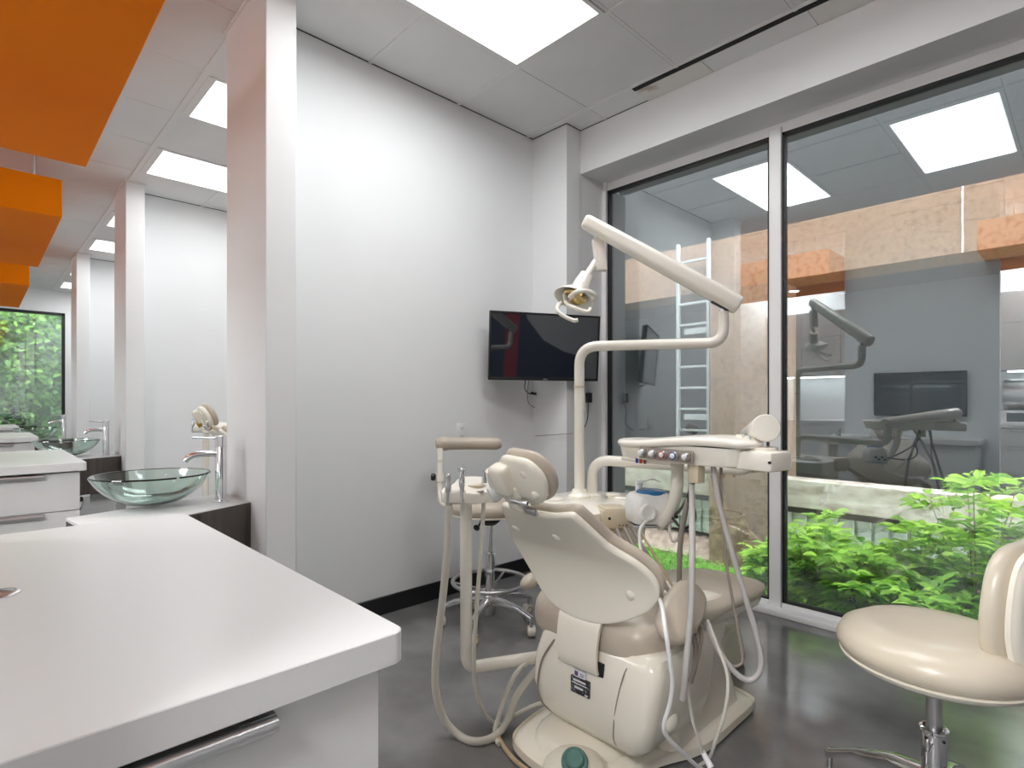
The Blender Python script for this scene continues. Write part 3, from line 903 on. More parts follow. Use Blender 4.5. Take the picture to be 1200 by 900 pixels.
# ------------------------------------------------------------------ assistant instrument stand
def instrument_stand():
    t = thing('instrument_stand', (1.27, 1.55, 0.2), 'cream pipe stand with cup ring and suction handpieces left of the chair', 'instrument stand', 'assistant instrument stands')
    p0 = V((1.55, 1.385, 0.238))
    a = at(552, 782, 1.99)
    top = at(546, 590, 1.99)
    q = MB().tube(fillet([p0, a, V((a.x - 0.015, a.y + 0.008, a.z + 0.03)), top], 0.045, 6), 0.0215, 16)
    obj('pipe', q, 'ivory', t)
    ol = [at(x, y, d) for x, y, d in ((517, 577, 1.94), (519, 572, 1.97), (531, 567, 1.99), (538, 560, 2.05), (552, 558, 2.10), (569, 559, 2.12), (581, 562, 2.12), (590, 568, 2.06), (585, 575, 2.0), (570, 577, 1.97), (558, 579, 1.95), (545, 578, 1.94), (530, 579, 1.93))]
    ol = catmull(ol, 3, True)
    rings = [[p + V((0, 0, dz)) + (p - at(550, 568, 2.02)) * s for p in ol] for dz, s in ((-0.040, -0.12), (-0.036, -0.03), (-0.005, 0.0), (0.0, -0.03))]
    obj('holder', MB().loft(rings), 'ivory', t)
    c = at(556, 569.5, 2.02)
    obj('cup_hole', MB().cyl(c + V((0, 0, -0.003)), c + V((0, 0, 0.0055)), 0.034, 24), 'beige', t, 'beige cup recess')
    obj('front_block', MB().obox(at(533, 582, 1.93), V((SA, -CA, 0)), V((CA, SA, 0)), Z3, 0.036, 0.022, 0.020, 0.005), 'ivory', t)
    for x0, y0, x1, y1, r, nm, d in ((525, 592, 525.5, 559, 0.0085, 'suction_handpiece', 1.915), (541.5, 588, 541, 551, 0.0085, 'suction_handpiece', 1.915)):
        b, e = at(x0, y0, d), at(x1, y1, d)
        q = MB().tube([b, b.lerp(e, 0.45), b.lerp(e, 0.5), b.lerp(e, 0.75), b.lerp(e, 0.8), e], [r, r, r * 1.25, r * 1.25, r * 0.9, r * 1.0], 14)
        if x0 > 530:
            q.obox(e + V((0, 0, 0.002)), V((SA, -CA, 0.1)), V((CA, SA, 0)), Z3, 0.014, 0.008, 0.007, 0.003)
        else:
            q.ball(e, 0.009, 0.009, 0.012)
        obj(nm, q, 'chrome' if x0 > 530 else 'steel', t)
    b = at(567.5, 566, 2.03)
    obj('valve', MB().cyl(b, b + V((0, 0, 0.02)), 0.010, 14).cyl(b + V((0, 0, 0.02)), b + V((0, 0, 0.048)), 0.006, 12), 'steel', t)
    b = at(567, 577, 1.96)
    obj('side_rod', MB().tube([b + V((0, 0, 0.004)), b + V((-0.03, 0.05, -0.008))], 0.004, 8), 'hosedark', t)
    # suction hoses down to the floor and back into the chair
    q = MB().hose([at(526, 592, 1.915), at(524.5, 640, 1.93), at(519, 700, 1.95), at(511, 770, 1.96), at(511, 810, 1.96), at(520, 842, 1.96), atf(538, 862, 0.012), atf(557, 869, 0.012), atf(578, 864, 0.012), at(594, 846, 2.0), at(606, 815, 2.03), at(627, 787, 2.06), at(642, 772, 2.08)], 0.0135, 10)
    obj('hose', q, 'hosecream', t)
    q = MB().hose([at(567, 582, 1.99), at(564, 640, 1.98), at(558, 720, 1.97), at(555.5, 790, 1.965), at(565, 830, 1.98), atf(580, 848, 0.012), at(592, 848, 2.0), at(604, 838, 2.03), at(628, 826, 2.06), at(645, 822, 2.08)], 0.0075, 8)
    obj('hose', q, 'hosecream', t)
    return t


stand = instrument_stand()
dup(stand, (0, PITCH, 0.13), 'instrument stand of the second bay behind the glass basin', skip=('hose',))

# ------------------------------------------------------------------ side utility unit behind the chair
def utility_unit():
    t = thing('utility_unit', (1.93, 1.53, 0), 'cream utility unit standing behind the chair with lamp post socket and lids', 'utility unit')
    st = [(0.0, 1.84, 2.04, 1.44, 1.64), (0.03, 1.83, 2.05, 1.43, 1.65), (0.45, 1.84, 2.04, 1.44, 1.64), (0.58, 1.80, 2.08, 1.40, 1.68)]
    obj('pedestal', MB().loft([[V((a, b, z)) for a, b in rrect(x0, x1, y0, y1, 0.04, 5)] for z, x0, x1, y0, y1 in st]), 'cream', t)
    st = [(0.56, 1.73, 2.13, 1.37, 1.70), (0.58, 1.715, 2.145, 1.355, 1.72), (0.735, 1.70, 2.16, 1.34, 1.74), (0.75, 1.715, 2.145, 1.36, 1.72)]
    obj('housing', MB().loft([[V((a, b, z)) for a, b in rrect(x0, x1, y0, y1, 0.06, 5)] for z, x0, x1, y0, y1 in st]), 'ivory', t)
    obj('lid', MB().lathe([(0.066, 0), (0.066, 0.010), (0.060, 0.016), (0.0, 0.018)], (2.06, 1.44, 0.748)), 'ivory', t)
    obj('lid', MB().lathe([(0.032, 0), (0.032, 0.008), (0.026, 0.012), (0.0, 0.012)], (2.02, 1.46, 0.764)), 'ivory', t)
    obj('post_socket', MB().lathe([(0.05, 0), (0.05, 0.012), (0.036, 0.022), (0.030, 0.04), (0.0, 0.04)], (1.94, 1.585, 0.748)), 'ivory', t)
    obj('lid', MB().lathe([(0.05, 0), (0.05, 0.010), (0.042, 0.014), (0.0, 0.015)], (1.80, 1.62, 0.748)), 'ivory', t)
    c = at(718, 606, 2.22)
    ux, uy = V((0.80, -0.60, 0)), V((0.60, 0.80, 0))
    q = MB().obox(c, ux, uy, Z3, 0.056, 0.050, 0.036, 0.006)
    q.obox(c + V((0, 0, 0.034)), ux, uy, Z3, 0.050, 0.048, 0.010, 0.008)
    q.obox(c + V((0, 0, -0.045)), ux, uy, Z3, 0.040, 0.035, 0.012, 0.004)
    q.obox(c + uy * 0.12 , ux, uy, Z3, 0.03, 0.09, 0.022, 0.004)
    b = obj('control_block', q, 'beige', t)
    q = MB()
    for dx, dz, r in ((-0.028, 0.005, 0.006), (0.012, -0.022, 0.003), (0.026, -0.022, 0.003), (0.040, -0.022, 0.003)):
        p = c + ux * dx - uy * 0.0505 + V((0, 0, dz))
        q.cyl(p, p + uy * 0.004, r, 10)
    obj('port', q, 'black', b)
    for x0, x1, r, m in ((722, 758, 0.008, 'hosedark'), (731, 779, 0.008, 'hosedark'), (740, 792, 0.007, 'hosedark'), (748, 800, 0.0045, 'tan')):
        q = MB().hose([at(x0, 618, 2.18), at(x0 + (x1 - x0) * 0.3, 645, 2.08), at(x0 + (x1 - x0) * 0.65, 676, 1.95), at(x1, 706, 1.82), at(x1 + 16, 730, 1.74), at(x1 + 22, 755, 1.70)], r, 8)
        obj('hose', q, m, t)
    return t


utility_unit()

# ------------------------------------------------------------------ operating light
def operating_light():
    t = thing('operating_light', (1.94, 1.585, 0.788), 'ivory dental lamp on a tall bent pole with a sprung arm', 'dental lamp')
    e = V((2.25, 1.07, 1.42))
    b = V((1.94, 1.585, 0.76))
    q = MB().tube(fillet([b, V((1.94, 1.585, 1.42)), e, V((2.25, 1.07, 1.55))], 0.085, 8), 0.0225, 18)
    obj('pole', q, 'ivory', t)
    p = at(677.5, 454.5, 2.48)
    obj('joint_ring', MB().cyl((1.94, 1.585, 1.235), (1.94, 1.585, 1.245), 0.0245, 20), 'beige', t)
    obj('swivel_pin', MB().cyl((2.25, 1.07, 1.53), (2.25, 1.07, 1.60), 0.013, 14), 'chrome', t)
    lo, hi = V((2.275, 1.015, 1.570)), V((1.872, 1.505, 1.945))
    ax = (hi - lo).normalized()
    side = ax.cross(Z3).normalized()
    up = side.cross(ax)
    rings = []
    for s, k in ((0, 0.80), (0.006, 0.95), (0.02, 1.0), (0.5, 0.93), (0.97, 0.84), (0.99, 0.78), (1.0, 0.62)):
        c = lo.lerp(hi, s)
        rings.append([c + side * a * k + up * bb * k for a, bb in rrect(-0.030, 0.030, -0.040, 0.040, 0.028, 6)])
    arm = obj('spring_arm', MB().loft(rings), 'ivory', t)
    obj('arm_slot', MB().obox(lo.lerp(hi, 0.09) - up * 0.036, ax, side, up, 0.04, 0.012, 0.006, 0.002), 'black', arm)
    h0 = at(698, 268, 2.40)
    q = MB().cyl(h0, at(699, 282, 2.40), 0.009, 10)
    obj('hanger_pin', q, 'steel', t)
    obj('wire', MB().tube([at(703, 268, 2.39), at(704, 282, 2.39)], 0.004, 8), 'tan', t, 'orange wire')
    rt, fw = V((SA, -CA, 0)), V((CA, SA, 0))
    obj('swivel_housing', MB().obox(at(702.5, 299, 2.40), rt, fw, V((0.0, 0, 1)) + rt * -0.12, 0.024, 0.022, 0.068, 0.006), 'ivory', t)
    a, b = at(698, 306, 2.40), at(684, 328, 2.36)
    obj('head_arm', MB().tube([a, b], 0.0135, 12), 'ivory', t)
    c0, c1 = at(688, 322, 2.37), at(677, 341, 2.35)
    d = (c1 - c0).normalized()
    obj('lamp_body', MB().lathe([(0.020, -0.002), (0.031, 0.004), (0.031, 0.03), (0.034, 0.034), (0.034, 0.085), (0.028, 0.088), (0, 0.088)], c0, d, 22), 'ivory', t)
    hc = at(674, 346, 2.34)
    hn = V((-0.05, -0.25, -0.95)).normalized()
    hn = (d * 0.75 + V((0, 0, -0.3)) + fw * -0.15).normalized()
    obj('reflector', MB().lathe([(0.02, -0.03), (0.05, -0.018), (0.078, 0.006), (0.086, 0.020), (0.082, 0.020), (0.073, 0.008), (0.048, -0.010), (0.0, -0.018)], hc, hn, 28), 'ivory', t)
    obj('bulb_reflector', MB().lathe([(0.0, -0.014), (0.042, -0.006), (0.052, 0.010), (0.045, 0.018), (0.0, 0.006)], hc, hn, 20), 'gold', t, 'gold coated bulb reflector')
    hd = [(-0.0, 343), ]
    q = MB().hose([at(662, 345, 2.33), at(664, 356, 2.29), at(676, 362, 2.25), at(688, 365.5, 2.24), at(692, 362, 2.25)], 0.009, 10)
    q.hose([at(667, 349, 2.27), at(676, 342, 2.25), at(690, 341.5, 2.27), at(697, 347, 2.31), at(694, 353, 2.36)], 0.009, 10)
    obj('handle', q, 'ivory', t)
    q = MB().hose([at(664, 354, 2.36), at(656, 356, 2.30), at(653, 363, 2.26), at(660, 370, 2.24), at(672, 375.5, 2.23), at(677, 375, 2.23)], 0.0085, 10)
    obj('handle', q, 'ivory', t)
    obj('handle_link', MB().tube([hc, at(664, 354, 2.36)], 0.006, 8), 'ivory', t)
    return t


operating_light()

# ------------------------------------------------------------------ delivery unit
def delivery_unit():
    t = thing('delivery_unit', (2.0, 1.50, 0.748), 'ivory dental delivery unit on a horizontal pipe arm with a row of knobs', 'delivery unit')
    b = V((2.0, 1.56, 0.742))
    A = V((2.205, 0.935, 0.905))
    obj('pipe_arm', MB().tube(fillet([b, V((2.0, 1.56, 0.915)), A, V((2.205, 0.935, 1.01))], 0.11, 9), 0.0235, 18), 'ivory', t)
    obj('pipe_collar', MB().lathe([(0.04, 0), (0.04, 0.012), (0.03, 0.02), (0.0, 0.02)], (2.0, 1.56, 0.748)), 'ivory', t)
    P, Q = V((2.215, 0.95, 1.035)), V((1.640, 0.652, 1.098))
    ax = (Q - P).normalized()
    L = (Q - P).length
    obj('spring_tube', MB().lathe([(0.030, 0), (0.034, 0.004), (0.036, 0.02), (0.039, L * 0.7), (0.040, L - 0.008), (0.037, L - 0.002), (0.0, L)], P, ax, 28), 'ivory', t)
    obj('swivel_pin', MB().cyl((1.668, 0.668, 1.03), (1.668, 0.668, 1.08), 0.014, 14).cyl((1.64, 0.70, 1.03), (1.64, 0.70, 1.075), 0.005, 10).cyl((2.205, 0.935, 0.99), (2.205, 0.935, 1.03), 0.018, 14), 'chrome', t)
    obj('arm_knob', MB().cyl((1.655, 0.735, 1.035), (1.655, 0.735, 1.075), 0.012, 14), 'ivory', t)
    # head: long axis along Y, knobs face -X
    hu = V((0.09, 0.54, 0.0)).normalized()      # towards the far end
    hv = V((-hu.y, hu.x, 0))                    # towards the operator
    o = V((1.675, 0.915, 0.0))
    ol = [(p.x, p.y) for p in catmull([V((a, b_, 0)) for a, b_ in ((-0.235, 0.07), (-0.10, 0.095), (0.06, 0.105), (0.20, 0.09), (0.268, 0.05), (0.285, -0.02), (0.25, -0.09), (0.10, -0.125), (-0.08, -0.125), (-0.21, -0.10), (-0.25, -0.02))], 4, True)]
    wave = lambda a, b_: 0.012 * math.cos((a + 0.14) * 9.0) * (1 if a < 0.25 else 1)
    obj('tray_top', MB().pillow(ol, o + V((0, 0, 1.028)), hu, hv, Z3, 0.026, 0.45, 0.006, wave, inner=(0.88, 0.6, 0.3)), 'ivory', t)
    q = MB()
    rings = []
    for z, s in ((0.980, 0.86), (0.985, 0.90), (1.02, 0.93), (1.036, 0.93)):
        rings.append([o + hu * (a * s + 0.012) + hv * (b_ * s * 0.95) + V((0, 0, z)) for a, b_ in ol])
    hb = obj('head_body', q.loft(rings), 'ivory', t)
    # knob panel on the operator side
    pc = o + hu * 0.010 + hv * 0.099 + V((0, 0, 1.006))
    obj('knob_panel', MB().obox(pc, hu, hv, Z3, 0.108, 0.004, 0.019, 0.004), 'hosedark', t, 'taupe recessed knob panel')
    caps = ['white', 'white', 'redcap', 'bluecap', 'white']
    for i in range(5):
        p = pc + hu * (0.088 - 0.044 * i) + hv * 0.003
        k = obj('knob', MB().lathe([(0.013, 0), (0.0125, 0.012), (0.0105, 0.015), (0, 0.015)], p, hv, 16), 'steel', t)
        obj('knob_cap', MB().lathe([(0.0085, 0.015), (0.0085, 0.019), (0.006, 0.021), (0, 0.021)], p + hu * 0.0, hv, 14), caps[i] if caps[i] == 'white' else 'white', k)
        if caps[i] != 'white':
            obj('knob_ring', MB().lathe([(0.0118, 0.0145), (0.0118, 0.0165), (0.0088, 0.0165), (0.0088, 0.0145)], p, hv, 14), caps[i], k)
    for i, cm in enumerate(('bluecap', 'redcap', 'browncap')):
        p = o + hu * (0.150 - 0.018 * i) + hv * 0.078 + V((0, 0, 0.966))
        obj('air_port', MB().cyl(p, p + V((0, 0, 0.018)), 0.005, 10), cm, t)
    obj('under_block', MB().obox(o + hu * 0.12 + hv * 0.035 + V((0, 0, 0.976)), hu, hv, Z3, 0.11, 0.04, 0.008, 0.006), 'ivory', t)
    obj('hanger_block', MB().obox(o - hu * 0.075 + hv * 0.055 + V((0, 0, 0.955)), hu, hv, Z3, 0.018, 0.018, 0.032, 0.004), 'beige', t)
    # bracket block under the tube
    bc = V((1.645, 0.688, 1.005))
    q = MB().obox(bc, hu, hv, Z3, 0.085, 0.055, 0.028, 0.010)
    q.obox(bc + hu * 0.14 + V((0, 0, -0.012)), hu, hv, Z3, 0.12, 0.045, 0.010, 0.004)
    q.cyl(bc + V((0.01, -0.015, 0.025)), bc + V((0.01, -0.015, 0.037)), 0.045, 22)
    obj('bracket', q, 'ivory', t)
    obj('bracket_screw', MB().cyl(bc - hu * 0.08 + hv * 0.052, bc - hu * 0.08 + hv * 0.058, 0.004, 8), 'black', t)
    obj('side_clip', MB().tube([at(735, 520, 2.02), at(730, 524, 2.02), at(733, 530, 2.02)], 0.005, 8), 'white', t)
    # support pipe to the scaler shelf
    q = MB().tube(fillet([at(794, 540, 1.90), at(794, 572, 1.90), at(787, 598, 1.94), at(772, 616, 1.99)], 0.08, 6), 0.021, 14)
    obj('support_pipe', q, 'ivory', t)
    sc = at(761, 613, 2.02)
    obj('shelf_plate', MB().obox(sc + V((0, 0, -0.002)), V((SA, -CA, 0)), V((CA, SA, 0)), Z3, 0.07, 0.055, 0.005, 0.003), 'steel', t)
    # handpiece hoses
    q = MB().hose([at(835, 540, 1.72), at(837, 555, 1.71), at(843, 590, 1.70), at(856, 640, 1.68), at(872, 695, 1.66), at(888, 750, 1.64), at(892, 780, 1.63), at(882, 796, 1.63), at(866, 792, 1.64), at(846, 768, 1.66), at(825, 728, 1.72), at(806, 700, 1.80), at(795, 680, 1.9)], 0.0085, 10)
    obj('handpiece_hose', q, 'hose', t)
    q = MB().hose([at(845, 538, 1.73), at(845, 560, 1.72), at(846, 600, 1.72), at(850, 650, 1.71), at(858, 700, 1.69), at(868, 755, 1.67), at(870, 775, 1.67), at(861, 781, 1.67), at(852, 775, 1.68)], 0.0045, 8)
    obj('handpiece_hose', q, 'hosedark', t)
    q = MB().hose([at(808, 536, 1.80), at(810, 560, 1.76), at(811, 595, 1.70), at(811, 650, 1.62), at(810, 710, 1.58), at(805, 770, 1.55), at(801, 812, 1.54), at(800, 820, 1.54)], 0.0090, 10)
    obj('handpiece_hose', q, 'hose', t)
    q = MB().hose([at(816, 540, 1.75), at(809, 575, 1.78), at(802, 605, 1.80), at(797, 640, 1.82), at(796, 692, 1.84)], 0.0085, 10)
    obj('handpiece_hose', q, 'hosedark', t)
    q = MB().hose([at(829, 726, 1.70), at(840, 755, 1.66), at(851, 785, 1.62), at(853, 810, 1.60), at(848, 840, 1.60), at(838, 870, 1.62), at(831, 888, 1.66), at(818, 898, 1.7)], 0.0050, 8)
    obj('handpiece_hose', q, 'hosecream', t)
    q = MB().hose([at(806, 800, 1.56), at(811, 840, 1.58), at(820, 870, 1.60), at(824, 884, 1.62)], 0.0045, 8)
    obj('handpiece_hose', q, 'hosecream', t)
    obj('handpiece', MB().tube([at(823, 880, 1.62), at(833, 899, 1.60)], [0.0075, 0.010], 10), 'white', t, 'white handpiece connector')
    q = MB().hose([at(793, 702, 1.80), at(800, 722, 1.74), at(813, 745, 1.69), at(815, 775, 1.67), at(809, 800, 1.66)], 0.008, 8)
    obj('handpiece_hose', q, 'hosedark', t)
    q = MB().hose([at(798, 702, 1.79), at(812, 722, 1.73), at(822, 742, 1.68), at(818, 768, 1.67), at(812, 790, 1.66)], 0.006, 8)
    obj('handpiece_hose', q, 'hosedark', t)
    return t


delivery_unit()

# ultrasonic scaler box with blue lid
sp = at(761, 612, 2.02) + V((0, 0, 0.004))
t = thing('ultrasonic_scaler', sp, 'white box with round blue lid on the shelf under the delivery unit', 'scaler')
ux, uy = V((0.83, -0.55, 0)).normalized(), V((0.55, 0.83, 0)).normalized()
q = MB()
st = [(0.0, 0.90), (0.008, 0.97), (0.05, 1.0), (0.085, 0.96), (0.10, 0.82), (0.104, 0.70)]
q.loft([[sp + ux * a * s + uy * b * s + V((0, 0, z)) for a, b in rrect(-0.078, 0.078, -0.062, 0.062, 0.028, 5)] for z, s in st])
obj('case', q, 'white', t)
obj('lid', MB().lathe([(0.052, 0.100), (0.052, 0.106), (0.046, 0.113), (0.0, 0.116)], sp + ux * 0.005, Z3, 28), 'blue', t, 'round translucent blue lid')
p = sp + ux * 0.045 + uy * 0.02 + V((0, 0, 0.104))
p = sp - ux * 0.028 + uy * 0.035 + V((0, 0, 0.100))
q = MB().cyl(p, p + V((0, 0, 0.035)), 0.010, 14).cyl(p + V((0, 0, 0.035)) - ux * 0.008, p + V((0, 0, 0.035)) + ux * 0.014, 0.012, 14)
q.tube([p + V((0, 0, 0.036)) + ux * 0.014, p + V((0, 0, 0.048)) + ux * 0.055, p + V((0, 0, 0.036)) + ux * 0.085], 0.0028, 8)
obj('handpiece_holder', q, 'white', t)
p = sp - ux * 0.035 - uy * 0.058 + V((0, 0, 0.045))
obj('control_dial', MB().lathe([(0.032, 0.006), (0.032, -0.012), (0.026, -0.018), (0.020, -0.018), (0.018, -0.012), (0.0, -0.012)], p, uy, 22), 'white', t)
q = MB()
for i in range(4):
    a = sp + ux * 0.079 - uy * (0.035 - 0.02 * i) + V((0, 0, 0.02 + 0.016 * (i % 2)))
    q.cyl(a - ux * 0.004, a + ux * 0.012, 0.007, 10)
obj('socket_port', q, 'black', t)
q = MB().hose([p + V((0, 0, -0.022)) - uy * 0.012, at(750, 622, 1.92), at(752, 650, 1.88), at(762, 684, 1.72), at(774, 705, 1.56), at(780, 740, 1.46), at(785, 775, 1.45), at(788, 800, 1.46), at(785, 825, 1.47), at(778, 850, 1.48), at(783, 865, 1.5), at(798, 880, 1.54), at(816, 897, 1.6), at(830, 905, 1.66)], 0.0058, 8)
obj('white_cord', q, 'white', t)
q = MB().hose([at(785, 606, 1.98), at(795, 600, 1.90), at(804, 586, 1.80), at(813, 564, 1.74), at(817, 550, 1.76), at(818, 536, 1.77)], 0.005, 8)
q.hose([at(785, 603, 1.98), at(792, 612, 1.9), at(798, 618, 1.84), at(806, 618, 1.80), at(814, 610, 1.78), at(813, 596, 1.77), at(807, 585, 1.77), at(814, 560, 1.76), at(816, 537, 1.77)], 0.005, 8)
obj('black_cord', q, 'black', t)
obj('clear_tube', MB().hose([at(784, 608, 1.98), at(785, 625, 1.95), at(788, 634, 1.92), at(794, 632, 1.88), at(800, 620, 1.84), at(806, 595, 1.80), at(810, 570, 1.77)], 0.0052, 8), 'hosecream', t)

# ------------------------------------------------------------------ stools
def castered_base(t, c, R, ang0, zarm, caster_mat, zh=0.02, hh0=0.022, arms=5):
    for i in range(arms):
        a = ang0 + 2 * PI * i / arms
        d = V((math.cos(a), math.sin(a), 0))
        s = V((-d.y, d.x, 0))
        rings = []
        for f, z, hw, hh in ((0.02, zarm + zh, 0.022, hh0), (0.35 * R, zarm + zh * 0.85 + 0.005, 0.019, hh0 * 0.7), (0.7 * R, zarm + zh * 0.42, 0.015, 0.013), (0.95 * R, zarm - 0.018, 0.014, 0.013), (1.0 * R, zarm - 0.022, 0.013, 0.012)):
            p = V(c) + d * f + V((0, 0, z))
            rings.append([p + s * x + V((0, 0, y)) for x, y in rrect(-hw, hw, -hh, hh, 0.006, 2)])
        obj('base_arm', MB().loft(rings), 'chrome', t)
        e = V(c) + d * (R - 0.008)
        ofs = V((math.cos(a + 1.9), math.sin(a + 1.9), 0)) * 0.012
        q = MB().cyl(e + V((0, 0, 0.055)), e + V((0, 0, zarm - 0.018)), 0.008, 10)
        cw = obj('caster', q, 'steel', t)
        wd = V((math.cos(a + 0.7 + i), math.sin(a + 0.7 + i), 0))
        w = MB().lathe([(0.022, -0.020), (0.027, -0.017), (0.029, -0.006), (0.029, 0.006), (0.027, 0.017), (0.022, 0.020), (0.0, 0.020)], e + ofs + V((0, 0, 0.0295)), wd, 20)
        obj('wheel', w, caster_mat, cw)
        obj('wheel_ring', MB().lathe([(0.0205, 0.0195), (0.0205, 0.0215), (0.0165, 0.0215), (0.0165, 0.0195)], e + ofs + V((0, 0, 0.0295)), wd, 20).lathe([(0.0205, -0.0195), (0.0205, -0.0215), (0.0165, -0.0215), (0.0165, -0.0195)], e + ofs + V((0, 0, 0.0295)), wd, 20), 'gold', cw)


def operator_stool():
    c = V((1.735, 0.278, 0))
    t = thing('operator_stool', c, 'round sand vinyl stool with backrest in the right foreground', 'stool')
    R = 0.212
    obj('seat_cushion', MB().lathe([(0.19, 0.525), (R - 0.008, 0.532), (R, 0.548), (R, 0.562), (R - 0.012, 0.585), (R - 0.045, 0.603), (0.12, 0.609), (0.0, 0.608)], c, Z3, 48), 'stoolvinyl', t)
    obj('seat_pan', MB().lathe([(0.05, 0.490), (0.17, 0.500), (R - 0.012, 0.516), (R - 0.006, 0.526), (R - 0.02, 0.533)], c, Z3, 48), 'cream', t)
    obj('piston', MB().cyl(c + V((0, 0, 0.33)), c + V((0, 0, 0.50)), 0.0165, 20), 'steel', t)
    obj('column', MB().lathe([(0.030, 0.10), (0.027, 0.28), (0.027, 0.345), (0.031, 0.349), (0.031, 0.356), (0.024, 0.358), (0.020, 0.350)], c, Z3, 24), 'chrome', t)
    q = MB()
    for a in (2.7, 4.1):
        d = V((math.cos(a), math.sin(a), 0))
        q.cyl(c + d * 0.026 + V((0, 0, 0.335)), c + d * 0.029 + V((0, 0, 0.335)), 0.004, 8)
    obj('set_screw', q, 'black', t)
    p = at(1087, 874, 1.36)
    obj('lever', MB().ball(p, 0.006, 0.006, 0.017).tube([p + V((0, 0, -0.008)), c + V((0, 0, p.z - 0.012))], 0.004, 8), 'steel', t)
    tip = atf(973, 882, 0.12)
    ang = math.atan2(tip.y - c.y, tip.x - c.x)
    castered_base(t, c, (V((tip.x, tip.y, 0)) - c).length + 0.01, ang, 0.140, 'ivory', 0.070, 0.036)
    # backrest: tall rounded pad, shell outside
    bc = V((1.806, 0.078, 0.680))
    m_ = V((-0.20, -0.975, 0.08)).normalized()          # outward
    tg = V((0.98, -0.20, 0)).normalized()
    up = m_.cross(tg).normalized()
    if up.z < 0:
        up = -up
    ol = [(p.x * 1.1, p.y * 1.04) for p in catmull([V((a, b, 0)) for a, b in ((0, 0.155), (0.075, 0.150), (0.125, 0.11), (0.155, 0.03), (0.160, -0.05), (0.13, -0.125), (0.06, -0.155), (0, -0.158), (-0.06, -0.155), (-0.13, -0.125), (-0.160, -0.05), (-0.155, 0.03), (-0.125, 0.11), (-0.075, 0.150))], 3, True)]
    curve = lambda a, b: -1.3 * a * a - 0.5 * (b - 0.02) ** 2
    obj('backrest_cushion', MB().pillow(ol, bc - m_ * 0.040, tg, up, m_, 0.042, 0.42, 0.004, curve, inner=(0.9, 0.7, 0.4)), 'stoolvinyl', t)
    obj('backrest_shell', MB().pillow([(a * 0.95, b * 0.95) for a, b in ol], bc + m_ * 0.002, tg, up, m_, 0.026, 0.7, 0.006, curve, inner=(0.9, 0.7, 0.4)), 'cream', t)
    obj('back_bracket', MB().tube(fillet([bc + m_ * 0.02 - up * 0.05, bc + m_ * 0.04 - up * 0.19, c + V((0.02, -0.05, 0.497))], 0.05), 0.014, 10), 'black', t)
    return t


operator_stool()


